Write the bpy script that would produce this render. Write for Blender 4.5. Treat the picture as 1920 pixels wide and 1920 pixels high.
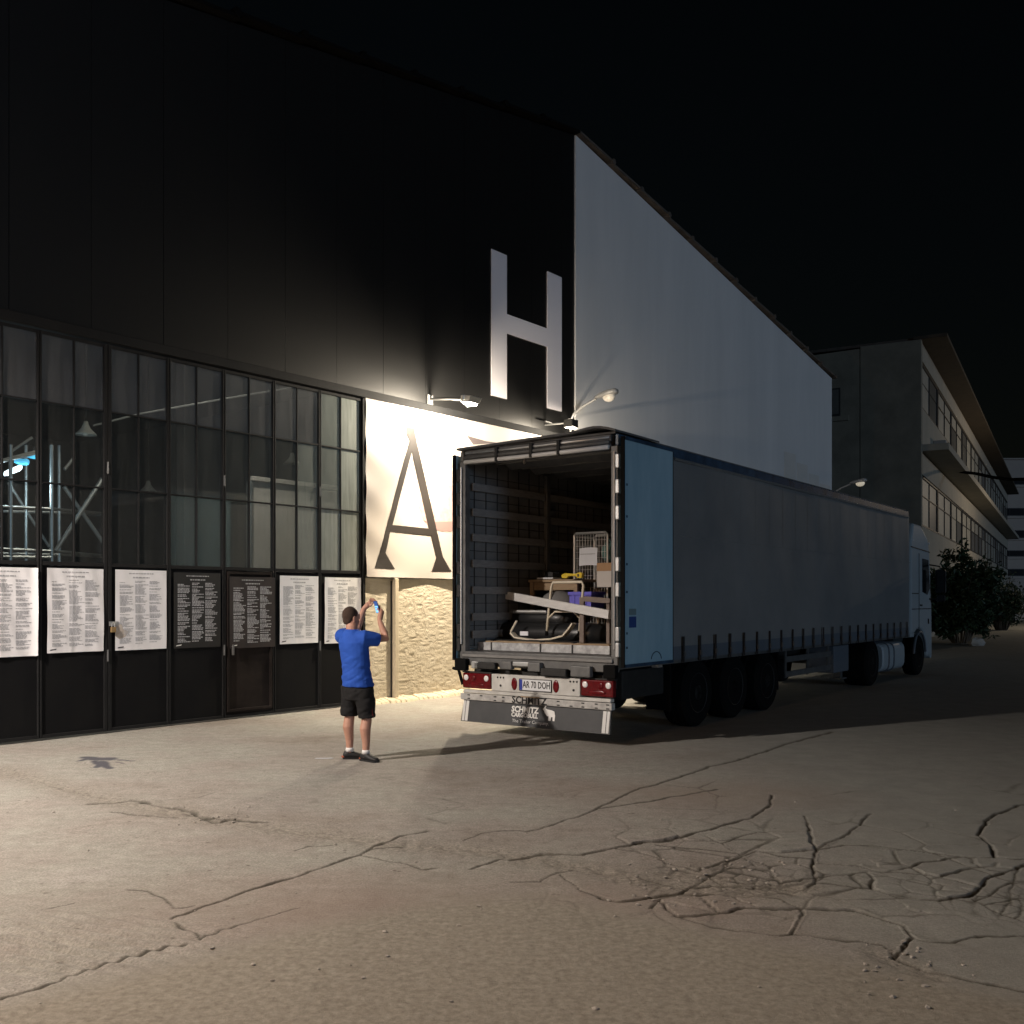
import bpy, bmesh, math, random
import numpy as np
from mathutils import Vector, Matrix, noise as mnoise
random.seed(7); rng = np.random.default_rng(11)
S = bpy.context.scene
for o in list(bpy.data.objects): bpy.data.objects.remove(o)
COL = S.collection
R = math.radians
# ------------------------------------------------------------------ camera
CAMH, F, CX, HY = 1.85, 1850.0, 960.0, 1125.0
cd = bpy.data.cameras.new('camera'); cam = bpy.data.objects.new('camera', cd); COL.objects.link(cam)
cam.location = (0, 0, CAMH); cam.rotation_euler = (R(90), 0, 0)
cd.sensor_width = 36; cd.lens = 36*F/1920; cd.shift_y = (HY-960)/1920; cd.clip_start = .05; cd.clip_end = 900
S.camera = cam
# ------------------------------------------------------------------ world, night sky and a low cool fill light
SUN_AZ, SUN_EL = 146.0, 5.0          # compass angle of the light's origin, clockwise from +Y
w = bpy.data.worlds.new('World'); S.world = w; w.use_nodes = True
nt = w.node_tree; bg = nt.nodes['Background']
sky = nt.nodes.new('ShaderNodeTexSky'); sky.sky_type = 'NISHITA'; sky.sun_disc = False
sky.sun_elevation = R(SUN_EL); sky.sun_rotation = R(SUN_AZ); sky.altitude = 50
nt.links.new(sky.outputs[0], bg.inputs[0]); bg.inputs[1].default_value = 0.0011
sl = bpy.data.lights.new('cool_fill', 'SUN'); sun = bpy.data.objects.new('cool_fill', sl); COL.objects.link(sun)  # low cool fill, added to stand for distant lamps behind right
sl.energy = 0.42; sl.angle = R(12); sl.color = (.54, .74, 1.0)
az, el = R(SUN_AZ), R(SUN_EL)
sdir = Vector((math.sin(az)*math.cos(el), math.cos(az)*math.cos(el), math.sin(el)))
sun.rotation_euler = (-sdir).to_track_quat('-Z', 'Y').to_euler(); sun.location = (30, -40, 20)
S.view_settings.view_transform = 'Standard'; S.view_settings.look = 'None'
S.view_settings.exposure = 0.0; S.view_settings.gamma = 1; S.view_settings.use_curve_mapping = False
S.render.engine = 'CYCLES'
S.cycles.max_bounces = 6; S.cycles.transparent_max_bounces = 12; S.cycles.sample_clamp_indirect = 3.0
LAMP_POWER = dict(left=5000, sodium=470, flood=2050, flood_spill=880, flood_far=900, far_spill=210, inside=60, street=2100, hall=300)

# ------------------------------------------------------------------ helpers
def link(o, parent=None):
    COL.objects.link(o)
    if parent: o.parent = parent
    return o
def tag(o, label=None, cat=None, group=None, kind=None):
    if label: o['label'] = label
    if cat: o['category'] = cat
    if group: o['group'] = group
    if kind: o['kind'] = kind
    return o
def thing(name, label, cat, loc=(0, 0, 0), rz=0, group=None):
    o = bpy.data.objects.new(name, None); o.empty_display_size = .2; COL.objects.link(o)
    o.location = loc; o.rotation_euler = (0, 0, rz)
    return tag(o, label, cat, group)
def copy_tree(o, parent=None):
    c = o.copy(); COL.objects.link(c)
    if parent: c.parent = parent
    for ch in [x for x in bpy.data.objects if x.parent == o]: copy_tree(ch, c)
    return c

class MB:
    def __init__(s): s.v = []; s.f = []
    def add(s, vs, fs, M=None):
        b = len(s.v)
        s.v += [tuple(M @ Vector(p)) if M else tuple(p) for p in vs]
        s.f += [tuple(i+b for i in f) for f in fs]; return s
    def box(s, x0, x1, y0, y1, z0, z1, M=None):
        v = [(x0,y0,z0),(x1,y0,z0),(x1,y1,z0),(x0,y1,z0),(x0,y0,z1),(x1,y0,z1),(x1,y1,z1),(x0,y1,z1)]
        return s.add(v, [(3,2,1,0),(4,5,6,7),(0,1,5,4),(1,2,6,5),(2,3,7,6),(3,0,4,7)], M)
    def bar(s, a, b, wd, ht, up=(0, 0, 1)):
        a, b = Vector(a), Vector(b); d = (b-a).normalized(); u = Vector(up)
        if abs(d.dot(u)) > .98: u = Vector((1, 0, 0))
        r = d.cross(u).normalized(); u = r.cross(d)
        v = [tuple(p + r*i*wd/2 + u*j*ht/2) for p in (a, b) for i, j in ((-1,-1),(1,-1),(1,1),(-1,1))]
        return s.add(v, [(3,2,1,0),(4,5,6,7),(0,1,5,4),(1,2,6,5),(2,3,7,6),(3,0,4,7)])
    def tube(s, pts, r, n=8, flat=None):
        pts = [Vector(p) for p in pts]; k = len(pts)
        rs = r if isinstance(r, (list, tuple)) else [r]*k
        vs = []; pu = None
        for i, p in enumerate(pts):
            d = (pts[min(i+1, k-1)] - pts[max(i-1, 0)]).normalized()
            if pu is None:
                u = Vector((0, 0, 1)) if abs(d.z) < .9 else Vector((1, 0, 0))
            else: u = pu
            a = d.cross(u).normalized(); u = a.cross(d).normalized(); pu = u
            for j in range(n):
                t = 2*math.pi*j/n
                vs.append(tuple(p + a*math.cos(t)*rs[i] + u*math.sin(t)*rs[i]))
        fs = [(i*n+j, i*n+(j+1)%n, (i+1)*n+(j+1)%n, (i+1)*n+j) for i in range(k-1) for j in range(n)]
        fs += [tuple(range(n-1, -1, -1)), tuple((k-1)*n+j for j in range(n))]
        return s.add(vs, fs)
    def rings(s, rings):
        n = len(rings[0]); k = len(rings); vs = [tuple(p) for r in rings for p in r]
        fs = [(i*n+j, i*n+(j+1)%n, (i+1)*n+(j+1)%n, (i+1)*n+j) for i in range(k-1) for j in range(n)]
        fs += [tuple(range(n-1, -1, -1)), tuple((k-1)*n+j for j in range(n))]
        return s.add(vs, fs)
    def ell(s, c, r, n=14, M=None):
        vs = []; fs = []; m = n//2
        for i in range(1, m):
            ph = math.pi*i/m
            for j in range(n):
                t = 2*math.pi*j/n
                p = Vector((r[0]*math.sin(ph)*math.cos(t), r[1]*math.sin(ph)*math.sin(t), r[2]*math.cos(ph)))
                if M: p = M @ p
                vs.append(tuple(p+Vector(c)))
        t0 = len(vs)
        for z in (r[2], -r[2]):
            p = Vector((0, 0, z)); p = M @ p if M else p
            vs.append(tuple(p+Vector(c)))
        for i in range(m-2):
            for j in range(n): fs.append((i*n+j, (i+1)*n+j, (i+1)*n+(j+1)%n, i*n+(j+1)%n))
        for j in range(n):
            fs.append((t0, j, (j+1)%n)); fs.append((t0+1, (m-2)*n+(j+1)%n, (m-2)*n+j))
        return s.add(vs, fs)
    def prism_xz(s, poly, y0, y1):
        n = len(poly); v = [(x, y0, z) for x, z in poly] + [(x, y1, z) for x, z in poly]
        return s.add(v, [tuple(range(n)), tuple(range(2*n-1, n-1, -1))] + [(i, i+n, (i+1)%n+n, (i+1)%n) for i in range(n)])
    def prism_xy(s, poly, z0, z1):
        n = len(poly); v = [(x, y, z0) for x, y in poly] + [(x, y, z1) for x, y in poly]
        return s.add(v, [tuple(range(n-1, -1, -1)), tuple(range(n, 2*n))] + [(i, (i+1)%n, (i+1)%n+n, i+n) for i in range(n)])
    def prism_yz(s, poly, x0, x1):
        n = len(poly); v = [(x0, y, z) for y, z in poly] + [(x1, y, z) for y, z in poly]
        return s.add(v, [tuple(range(n)), tuple(range(2*n-1, n-1, -1))] + [(i, i+n, (i+1)%n+n, (i+1)%n) for i in range(n)])
    def grid_xz(s, x0, x1, z0, z1, nx, nz, fy):
        vs = []
        for j in range(nz+1):
            for i in range(nx+1):
                x = x0+(x1-x0)*i/nx; z = z0+(z1-z0)*j/nz; vs.append((x, fy(x, z), z))
        return s.add(vs, [(j*(nx+1)+i, j*(nx+1)+i+1, (j+1)*(nx+1)+i+1, (j+1)*(nx+1)+i) for j in range(nz) for i in range(nx)])
    def build(s, name, m, parent=None, smooth=False, bevel=0, recalc=True, loc=None):
        me = bpy.data.meshes.new(name); me.from_pydata(s.v, [], s.f)
        if recalc:
            b = bmesh.new(); b.from_mesh(me); bmesh.ops.recalc_face_normals(b, faces=b.faces); b.to_mesh(me); b.free()
        if m: me.materials.append(m)
        if smooth: me.polygons.foreach_set('use_smooth', [True]*len(me.polygons))
        o = bpy.data.objects.new(name, me); link(o, parent)
        if loc: o.location = loc
        if bevel:
            md = o.modifiers.new('edge', 'BEVEL'); md.width = bevel; md.segments = 2; md.limit_method = 'ANGLE'; md.angle_limit = R(40)
        return o

def lin(c): return tuple(c)+(1,) if len(c) == 3 else c
MATS = {}
def mat(name, col, rough=.6, metal=0., col2=None, vs=3., bump=0., bs=40., spec=.4, emit=None, estr=0, stretch=None, detail=6., alpha=None):
    m = bpy.data.materials.new(name); m.use_nodes = True; t = m.node_tree; p = t.nodes['Principled BSDF']
    p.inputs['Base Color'].default_value = lin(col); p.inputs['Roughness'].default_value = rough
    p.inputs['Metallic'].default_value = metal; p.inputs['Specular IOR Level'].default_value = spec
    tc = t.nodes.new('ShaderNodeTexCoord'); src = tc.outputs['Object']
    if stretch:
        mp = t.nodes.new('ShaderNodeMapping'); mp.inputs['Scale'].default_value = stretch; t.links.new(src, mp.inputs[0]); src = mp.outputs[0]
    if col2:
        nz = t.nodes.new('ShaderNodeTexNoise'); nz.inputs['Scale'].default_value = vs; nz.inputs['Detail'].default_value = detail; nz.inputs['Roughness'].default_value = .65
        t.links.new(src, nz.inputs['Vector'])
        rp = t.nodes.new('ShaderNodeValToRGB'); rp.color_ramp.elements[0].position = .32; rp.color_ramp.elements[1].position = .68
        rp.color_ramp.elements[0].color = lin(col); rp.color_ramp.elements[1].color = lin(col2)
        t.links.new(nz.outputs['Fac'], rp.inputs[0]); t.links.new(rp.outputs[0], p.inputs['Base Color'])
    if bump:
        n2 = t.nodes.new('ShaderNodeTexNoise'); n2.inputs['Scale'].default_value = bs; n2.inputs['Detail'].default_value = 4
        t.links.new(src, n2.inputs['Vector'])
        bp = t.nodes.new('ShaderNodeBump'); bp.inputs['Strength'].default_value = bump; bp.inputs['Distance'].default_value = .02
        t.links.new(n2.outputs['Fac'], bp.inputs['Height']); t.links.new(bp.outputs[0], p.inputs['Normal'])
    if emit:
        p.inputs['Emission Color'].default_value = lin(emit); p.inputs['Emission Strength'].default_value = estr
    return m
def glass(name, dust, dcol=(.35, .36, .34), rough=.05, streak=True):
    m = bpy.data.materials.new(name); m.use_nodes = True; t = m.node_tree; t.nodes.clear()
    out = t.nodes.new('ShaderNodeOutputMaterial'); tr = t.nodes.new('ShaderNodeBsdfTransparent'); gl = t.nodes.new('ShaderNodeBsdfGlossy')
    df = t.nodes.new('ShaderNodeBsdfDiffuse'); tl = t.nodes.new('ShaderNodeBsdfTranslucent')
    tr.inputs[0].default_value = (.82, .86, .85, 1); gl.inputs['Roughness'].default_value = rough; gl.inputs[0].default_value = (.8, .8, .8, 1)
    df.inputs[0].default_value = lin(dcol); tl.inputs[0].default_value = lin(dcol)
    fr = t.nodes.new('ShaderNodeFresnel'); fr.inputs[0].default_value = 1.5
    m1 = t.nodes.new('ShaderNodeMixShader'); t.links.new(fr.outputs[0], m1.inputs[0]); t.links.new(tr.outputs[0], m1.inputs[1]); t.links.new(gl.outputs[0], m1.inputs[2])
    tc = t.nodes.new('ShaderNodeTexCoord'); mp = t.nodes.new('ShaderNodeMapping'); mp.inputs['Scale'].default_value = (9, 9, 1.1)
    t.links.new(tc.outputs['Object'], mp.inputs[0])
    nz = t.nodes.new('ShaderNodeTexNoise'); nz.inputs['Scale'].default_value = 1.6; nz.inputs['Detail'].default_value = 6; t.links.new(mp.outputs[0], nz.inputs['Vector'])
    mr = t.nodes.new('ShaderNodeMapRange'); mr.inputs[1].default_value = .3; mr.inputs[2].default_value = .75
    mr.inputs[3].default_value = dust*.75; mr.inputs[4].default_value = min(1, dust*1.3); t.links.new(nz.outputs['Fac'], mr.inputs[0])
    md = t.nodes.new('ShaderNodeMixShader'); md.inputs[0].default_value = .25; t.links.new(df.outputs[0], md.inputs[1]); t.links.new(tl.outputs[0], md.inputs[2])
    m2 = t.nodes.new('ShaderNodeMixShader'); t.links.new(mr.outputs[0], m2.inputs[0]); t.links.new(m1.outputs[0], m2.inputs[1]); t.links.new(md.outputs[0], m2.inputs[2])
    t.links.new(m2.outputs[0], out.inputs[0]); return m

def text_obj(body, size, m, parent, name, X, Y, loc, ext=.0015, bold=0., sx=1., align='CENTER'):
    c = bpy.data.curves.new(name, 'FONT'); c.body = body; c.size = size; c.extrude = ext; c.offset = bold; c.align_x = align; c.align_y = 'CENTER'; c.resolution_u = 2
    o = bpy.data.objects.new(name, c); COL.objects.link(o)
    dg = bpy.context.evaluated_depsgraph_get(); me = bpy.data.meshes.new_from_object(o.evaluated_get(dg))
    bpy.data.objects.remove(o); bpy.data.curves.remove(c)
    me.materials.clear(); me.materials.append(m)
    q = bpy.data.objects.new(name, me); link(q, parent)
    X, Y = Vector(X), Vector(Y); Z = X.cross(Y)
    Mx = Matrix((X*sx, Y, Z)).transposed().to_4x4(); Mx.translation = Vector(loc); q.matrix_local = Mx
    return q
def light(kind, name, loc, power, col, parent=None, size=.1, aim=None, spot=None, blend=.3):
    l = bpy.data.lights.new(name, kind); l.energy = power; l.color = col; l.shadow_soft_size = size
    if kind == 'SPOT': l.spot_size = R(spot); l.spot_blend = blend
    o = bpy.data.objects.new(name, l); link(o, parent); o.location = loc
    if aim: o.rotation_euler = Vector(aim).to_track_quat('-Z', 'Y').to_euler()
    return o

# ------------------------------------------------------------------ frames of reference, measured off the photograph
FO = Vector((-6.53, 12.58, 0)); FA = math.atan2(.7809, .6247)
FWX = Vector((math.cos(FA), math.sin(FA), 0)); FB = Vector((-math.sin(FA), math.cos(FA), 0))   # along the front / into the hall
def W(t, d, z=0): return FO + FWX*t + FB*d + Vector((0, 0, z))
def fw(px, py, d=0.):
    s = (px-CX)/F
    t = (s*(FO.y+FB.y*d)-FO.x-FB.x*d)/(FWX.x-s*FWX.y); Y = FO.y+FWX.y*t+FB.y*d
    return t, CAMH+(HY-py)/F*Y
def gp(px, py):
    Y = F*CAMH/(py-HY); return (px-CX)/F*Y, Y
TA = math.atan2(.805, .593); TU = Vector((math.cos(TA), math.sin(TA), 0)); TN = Vector((-math.sin(TA), math.cos(TA), 0))
HWD = 1.275
TO = Vector((1.323, 12.43, 0)) + TN*HWD            # rear centre of the trailer on the ground
def tside(px, py, yl=-HWD):
    s = (px-CX)/F; O = TO+TN*yl
    a = (s*O.y-O.x)/(TU.x-s*TU.y); return a, CAMH+(HY-py)/F*(O.y+TU.y*a)
def trear(px, py, x=0.):
    s = (px-CX)/F; O = TO+TU*x
    a = (s*O.y-O.x)/(TN.x-s*TN.y); return a, CAMH+(HY-py)/F*(O.y+TN.y*a)

# ------------------------------------------------------------------ materials
M = {}
M['black'] = mat('black_painted_steel', (.008, .0085, .0095), .75, spec=.2, col2=(.014, .014, .014), vs=2.2, bump=.08, bs=25)
M['blackdusty'] = mat('black_door_sheet', (.0032, .0034, .0045), .8, spec=.15, col2=(.007, .007, .007), vs=1.6, bump=.12, bs=8, stretch=(1, 1, .5))
M['wicket'] = mat('brown_black_sheet', (.008, .006, .0055), .8, spec=.15, col2=(.022, .017, .015), vs=2, bump=.1, bs=9)
M['clad'] = mat('charcoal_cladding', (.0034, .0034, .0037), .44, spec=.55, col2=(.0046, .0045, .0045), vs=1.2, bump=.06, bs=30, stretch=(6, 6, .3))
M['white_wall'] = mat('white_render', (.56, .56, .56), .85, col2=(.64, .635, .63), vs=.5, bump=.08, bs=14, stretch=(1.6, 1.6, .22))
M['strip'] = mat('painted_reflection', (.60, .57, .53), .85, col2=(.54, .52, .49), vs=1)
M['letter'] = mat('white_letter_panel', (.74, .705, .735), .6)
M['stucco'] = mat('rough_cream_plaster', (.52, .455, .345), .95, col2=(.60, .54, .43), vs=5, bump=.5, bs=45)
M['trim'] = mat('cream_painted_pilaster', (.50, .44, .32), .8, col2=(.58, .5, .38), vs=4, bump=.1, bs=30)
M['cloth'] = mat('pvc_banner', (.44, .40, .365), .55, bump=.05, bs=5)
M['print_dark'] = mat('banner_print_dark', (.021, .0165, .0145), .6)
M['print_pink'] = mat('banner_print_pink', (.33, .225, .21), .6, col2=(.41, .33, .30), vs=9)
M['print_rose'] = mat('banner_print_rose', (.26, .165, .155), .6)
M['print_grey'] = mat('banner_print_grey', (.09, .07, .07), .6)
M['paper'] = mat('poster_paper', (.72, .71, .72), .6, col2=(.79, .78, .78), vs=2.5)
M['ink'] = mat('poster_ink', (.40, .40, .41), .7)
M['blackpaper'] = mat('black_poster', (.016, .015, .015), .5)
M['blackpaper2'] = mat('worn_black_poster', (.035, .025, .024), .55, col2=(.02, .017, .017), vs=5)
M['whiteink'] = mat('white_ink', (.42, .42, .43), .7, col2=(.25, .25, .26), vs=18)
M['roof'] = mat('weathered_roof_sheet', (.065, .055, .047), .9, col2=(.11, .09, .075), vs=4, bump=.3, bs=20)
M['roof_unlit'] = mat('unlit_roof_sheet', (.0030, .0030, .0033), .95, spec=.1)  # left roof half coloured near black, as lost in the night
M['galv'] = mat('galvanised_steel', (.42, .43, .43), .42, .75, col2=(.52, .52, .51), vs=6)
M['steel'] = mat('grey_steel', (.10, .10, .10), .5, .4, col2=(.16, .16, .155), vs=5)
M['alu'] = mat('aluminium', (.70, .70, .69), .45, .15, col2=(.58, .58, .57), vs=7, stretch=(1, .4, 3))
M['alu_dirty'] = mat('stained_aluminium', (.55, .56, .56), .5, .35, col2=(.24, .24, .25), vs=9)
M['whitepaint'] = mat('dirty_white_paint', (.58, .57, .54), .5, col2=(.42, .41, .38), vs=5)
M['bumperpaint'] = mat('scuffed_bumper_paint', (.54, .53, .50), .5, col2=(.30, .29, .28), vs=9)
M['blue'] = mat('blue_trailer_paint', (.23, .385, .48), .55, col2=(.32, .48, .565), vs=1.3, bump=.05, bs=12, stretch=(2.2, 2.2, .5))
M['bluerail'] = mat('blue_roof_rail', (.045, .09, .15), .22, col2=(.02, .035, .06), vs=3)
M['tarp'] = mat('grey_curtain_tarpaulin', (.145, .150, .153), .55, col2=(.215, .212, .205), vs=.45, bump=.06, bs=5)
M['hem'] = mat('blue_grey_hem', (.105, .12, .14), .6)
M['strap'] = mat('black_strap', (.02, .02, .022), .6)
M['rooftarp'] = mat('roof_tarpaulin', (.07, .075, .08), .6, col2=(.12, .12, .12), vs=5)
M['inside'] = mat('dark_inner_tarpaulin', (.12, .12, .117), .8, col2=(.16, .157, .15), vs=3)
M['lath'] = mat('grey_lath_board', (.22, .215, .205), .7, col2=(.15, .146, .14), vs=6, stretch=(1, 1, 6))
M['floor'] = mat('worn_trailer_floor', (.07, .066, .06), .7, col2=(.11, .105, .10), vs=6)
M['chassis'] = mat('black_chassis', (.012, .012, .012), .7, col2=(.025, .024, .022), vs=6)
M['rubber'] = mat('tyre_rubber', (.006, .006, .006), .95, spec=.1)
M['rim'] = mat('dull_wheel_rim', (.022, .022, .022), .7, .0)
M['skirt'] = mat('rubber_spray_skirt', (.045, .047, .050), .55, col2=(.060, .062, .064), vs=4)
M['reflect'] = mat('reflective_strip', (.62, .62, .60), .35)
M['red'] = mat('red_lamp_lens', (.14, .005, .008), .2, col2=(.075, .003, .005), vs=20)
M['clear'] = mat('clear_lamp_lens', (.75, .72, .70), .15)
M['plate'] = mat('number_plate', (.66, .67, .68), .4)
M['plateblue'] = mat('number_plate_blue', (.03, .05, .30), .4)
M['ink_black'] = mat('black_lettering', (.012, .012, .013), .5)
M['ink_white'] = mat('white_lettering', (.74, .73, .70), .5)
M['cab'] = mat('white_cab_paint', (.34, .38, .40), .3, spec=.5)
M['glassdark'] = mat('dark_cab_glass', (.01, .012, .015), .08)
M['amber'] = mat('amber_marker', (.75, .28, .03), .3)
M['skin'] = mat('skin', (.40, .215, .150), .55, col2=(.46, .25, .18), vs=9)
M['hair'] = mat('short_brown_hair', (.050, .030, .020), .85, bump=.6, bs=160)
M['shirt'] = mat('blue_tshirt', (.010, .062, .34), .85, col2=(.014, .076, .40), vs=4, bump=.25, bs=14)
M['shorts'] = mat('black_shorts', (.005, .005, .0055), .85, bump=.3, bs=9)
M['shoe'] = mat('black_trainer', (.014, .014, .015), .6)
M['sole'] = mat('orange_heel', (.38, .10, .05), .6)
M['sock'] = mat('white_sock', (.70, .69, .67), .8)
M['phonebody'] = mat('phone_body', (.03, .04, .08), .3)
M['wood'] = mat('pale_wood', (.36, .27, .17), .7, col2=(.27, .19, .12), vs=6, stretch=(1, 1, 5))
M['wooddark'] = mat('brown_wood', (.20, .16, .14), .7, col2=(.15, .12, .10), vs=6)
M['cream'] = mat('cream_tube', (.62, .57, .46), .4)
M['vinyl'] = mat('black_vinyl', (.016, .017, .018), .35, bump=.15, bs=8)
M['grey_fabric'] = mat('grey_fabric', (.17, .17, .17), .9, bump=.3, bs=12)
M['crate'] = mat('violet_blue_plastic', (.14, .13, .58), .4)
M['cardboard'] = mat('cardboard', (.36, .22, .12), .8)
M['cardwhite'] = mat('white_carton', (.52, .49, .46), .7)
M['yellow'] = mat('yellow_plastic', (.66, .48, .03), .4)
M['teal'] = mat('teal_fabric', (.10, .20, .18), .8)
M['sheet'] = mat('white_paper', (.66, .68, .72), .6)
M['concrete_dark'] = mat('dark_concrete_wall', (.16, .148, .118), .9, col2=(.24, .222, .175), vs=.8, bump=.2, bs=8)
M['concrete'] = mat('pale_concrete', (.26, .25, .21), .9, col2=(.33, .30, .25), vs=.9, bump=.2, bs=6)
M['rust'] = mat('brown_eave', (.045, .036, .026), .9, col2=(.07, .055, .038), vs=1.5)
M['farwall'] = mat('far_block_wall', (.32, .29, .27), .9, col2=(.36, .33, .30), vs=.4)
M['farwin'] = mat('far_dark_window', (.02, .021, .024), .9, spec=.1)
M['winframe'] = mat('window_frame_grey', (.035, .035, .035), .6)
M['winpane'] = mat('dusty_window_pane', (.24, .24, .21), .6, col2=(.33, .32, .28), vs=1.2)
M['winpanedark'] = mat('dim_window_pane', (.10, .10, .095), .3, col2=(.13, .13, .12), vs=1)
M['leaf'] = mat('oleander_leaf', (.014, .032, .013), .6, col2=(.025, .048, .018), vs=3)
M['bark'] = mat('bark', (.09, .07, .05), .9)
M['stone'] = mat('pale_stone', (.38, .36, .33), .9, bump=.5, bs=10)
M['lampgrey'] = mat('lamp_housing', (.35, .35, .35), .45, .3)
M['lens_off'] = mat('lamp_lens', (.66, .62, .56), .3)
M['lens_on'] = mat('lit_lamp_lens', (.8, .75, .65), .3, emit=(1, .86, .62), estr=9)
M['lens_far'] = mat('dimly_lit_lamp_lens', (.8, .75, .65), .3, emit=(1, .88, .66), estr=.3)
M['cyan'] = mat('cyan_lamp', (.1, .5, .7), .3, emit=(.10, .55, .95), estr=1.1)
M['coolwhite'] = mat('cool_white_lamp', (.8, .85, .9), .3, emit=(.82, .93, 1.0), estr=5)
M['hall_in'] = mat('hall_inner_wall', (.10, .11, .12), .9, col2=(.13, .135, .14), vs=.6)
M['partition'] = mat('pale_partition', (.62, .56, .52), .8, col2=(.68, .63, .58), vs=.8)
M['pink'] = mat('pinkish_panel', (.40, .33, .33), .8)
M['enamel'] = mat('enamel_shade', (.34, .34, .32), .3)
G0 = glass('dull_grey_glass', .20, (.36, .36, .36)); G1 = glass('clean_glass', .065); G2 = glass('dusty_glass', .11); G3 = glass('dirty_pale_glass', .30, (.40, .43, .40)); G4 = glass('frosted_glass', .52, (.46, .49, .45), .25)

# ------------------------------------------------------------------ the ground: one cracked concrete sheet, its loose slabs as parts
def vn(x, y, sc, seed):
    g = np.random.default_rng(seed).random((257, 257)); u = x/sc+1000.; v = y/sc+1000.
    i = np.floor(u).astype(int); j = np.floor(v).astype(int); a = u-i; b = v-j
    a = a*a*(3-2*a); b = b*b*(3-2*b); i0 = i % 256; j0 = j % 256; i1 = (i+1) % 256; j1 = (j+1) % 256
    return (g[i0, j0]*(1-a)+g[i1, j0]*a)*(1-b)+(g[i0, j1]*(1-a)+g[i1, j1]*a)*b
def fbm(x, y, sc, seed, n=4):
    r = 0; a = .5
    for k in range(n): r = r+a*(vn(x, y, sc, seed+k)-.5); sc *= .5; a *= .55
    return r
def grow(a, d, lim, f=1.16):
    r = []; s = 1 if d > 0 else -1
    while abs(a) < lim: d *= f; a += d; r.append(a)
    return r
xs = list(np.arange(-6.4, 8.2, .0125)); ys = [3.3]
while ys[-1] < 14.2: ys.append(ys[-1]+max(.0095, ys[-1]**2/1824*.52))
xs = grow(xs[0], -.0125, 260)[::-1]+xs+grow(xs[-1], .0125, 260)
ys = grow(ys[0], -.01, 120)[::-1]+ys+grow(ys[-1], .056, 420)
xs = np.array(xs); ys = np.array(ys); NX, NY = len(xs), len(ys)
GX, GY = np.meshgrid(xs, ys)                       # [row, col]
WX = GX+.05*fbm(GX, GY, .16, 3, 4); WY = GY+.09*fbm(GX, GY, .18, 9, 4)
def A(*p): return [(x/2, 1360+y/2) for x, y in p]
def B(*p): return [(960+x/2, 1360+y/2) for x, y in p]
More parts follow.
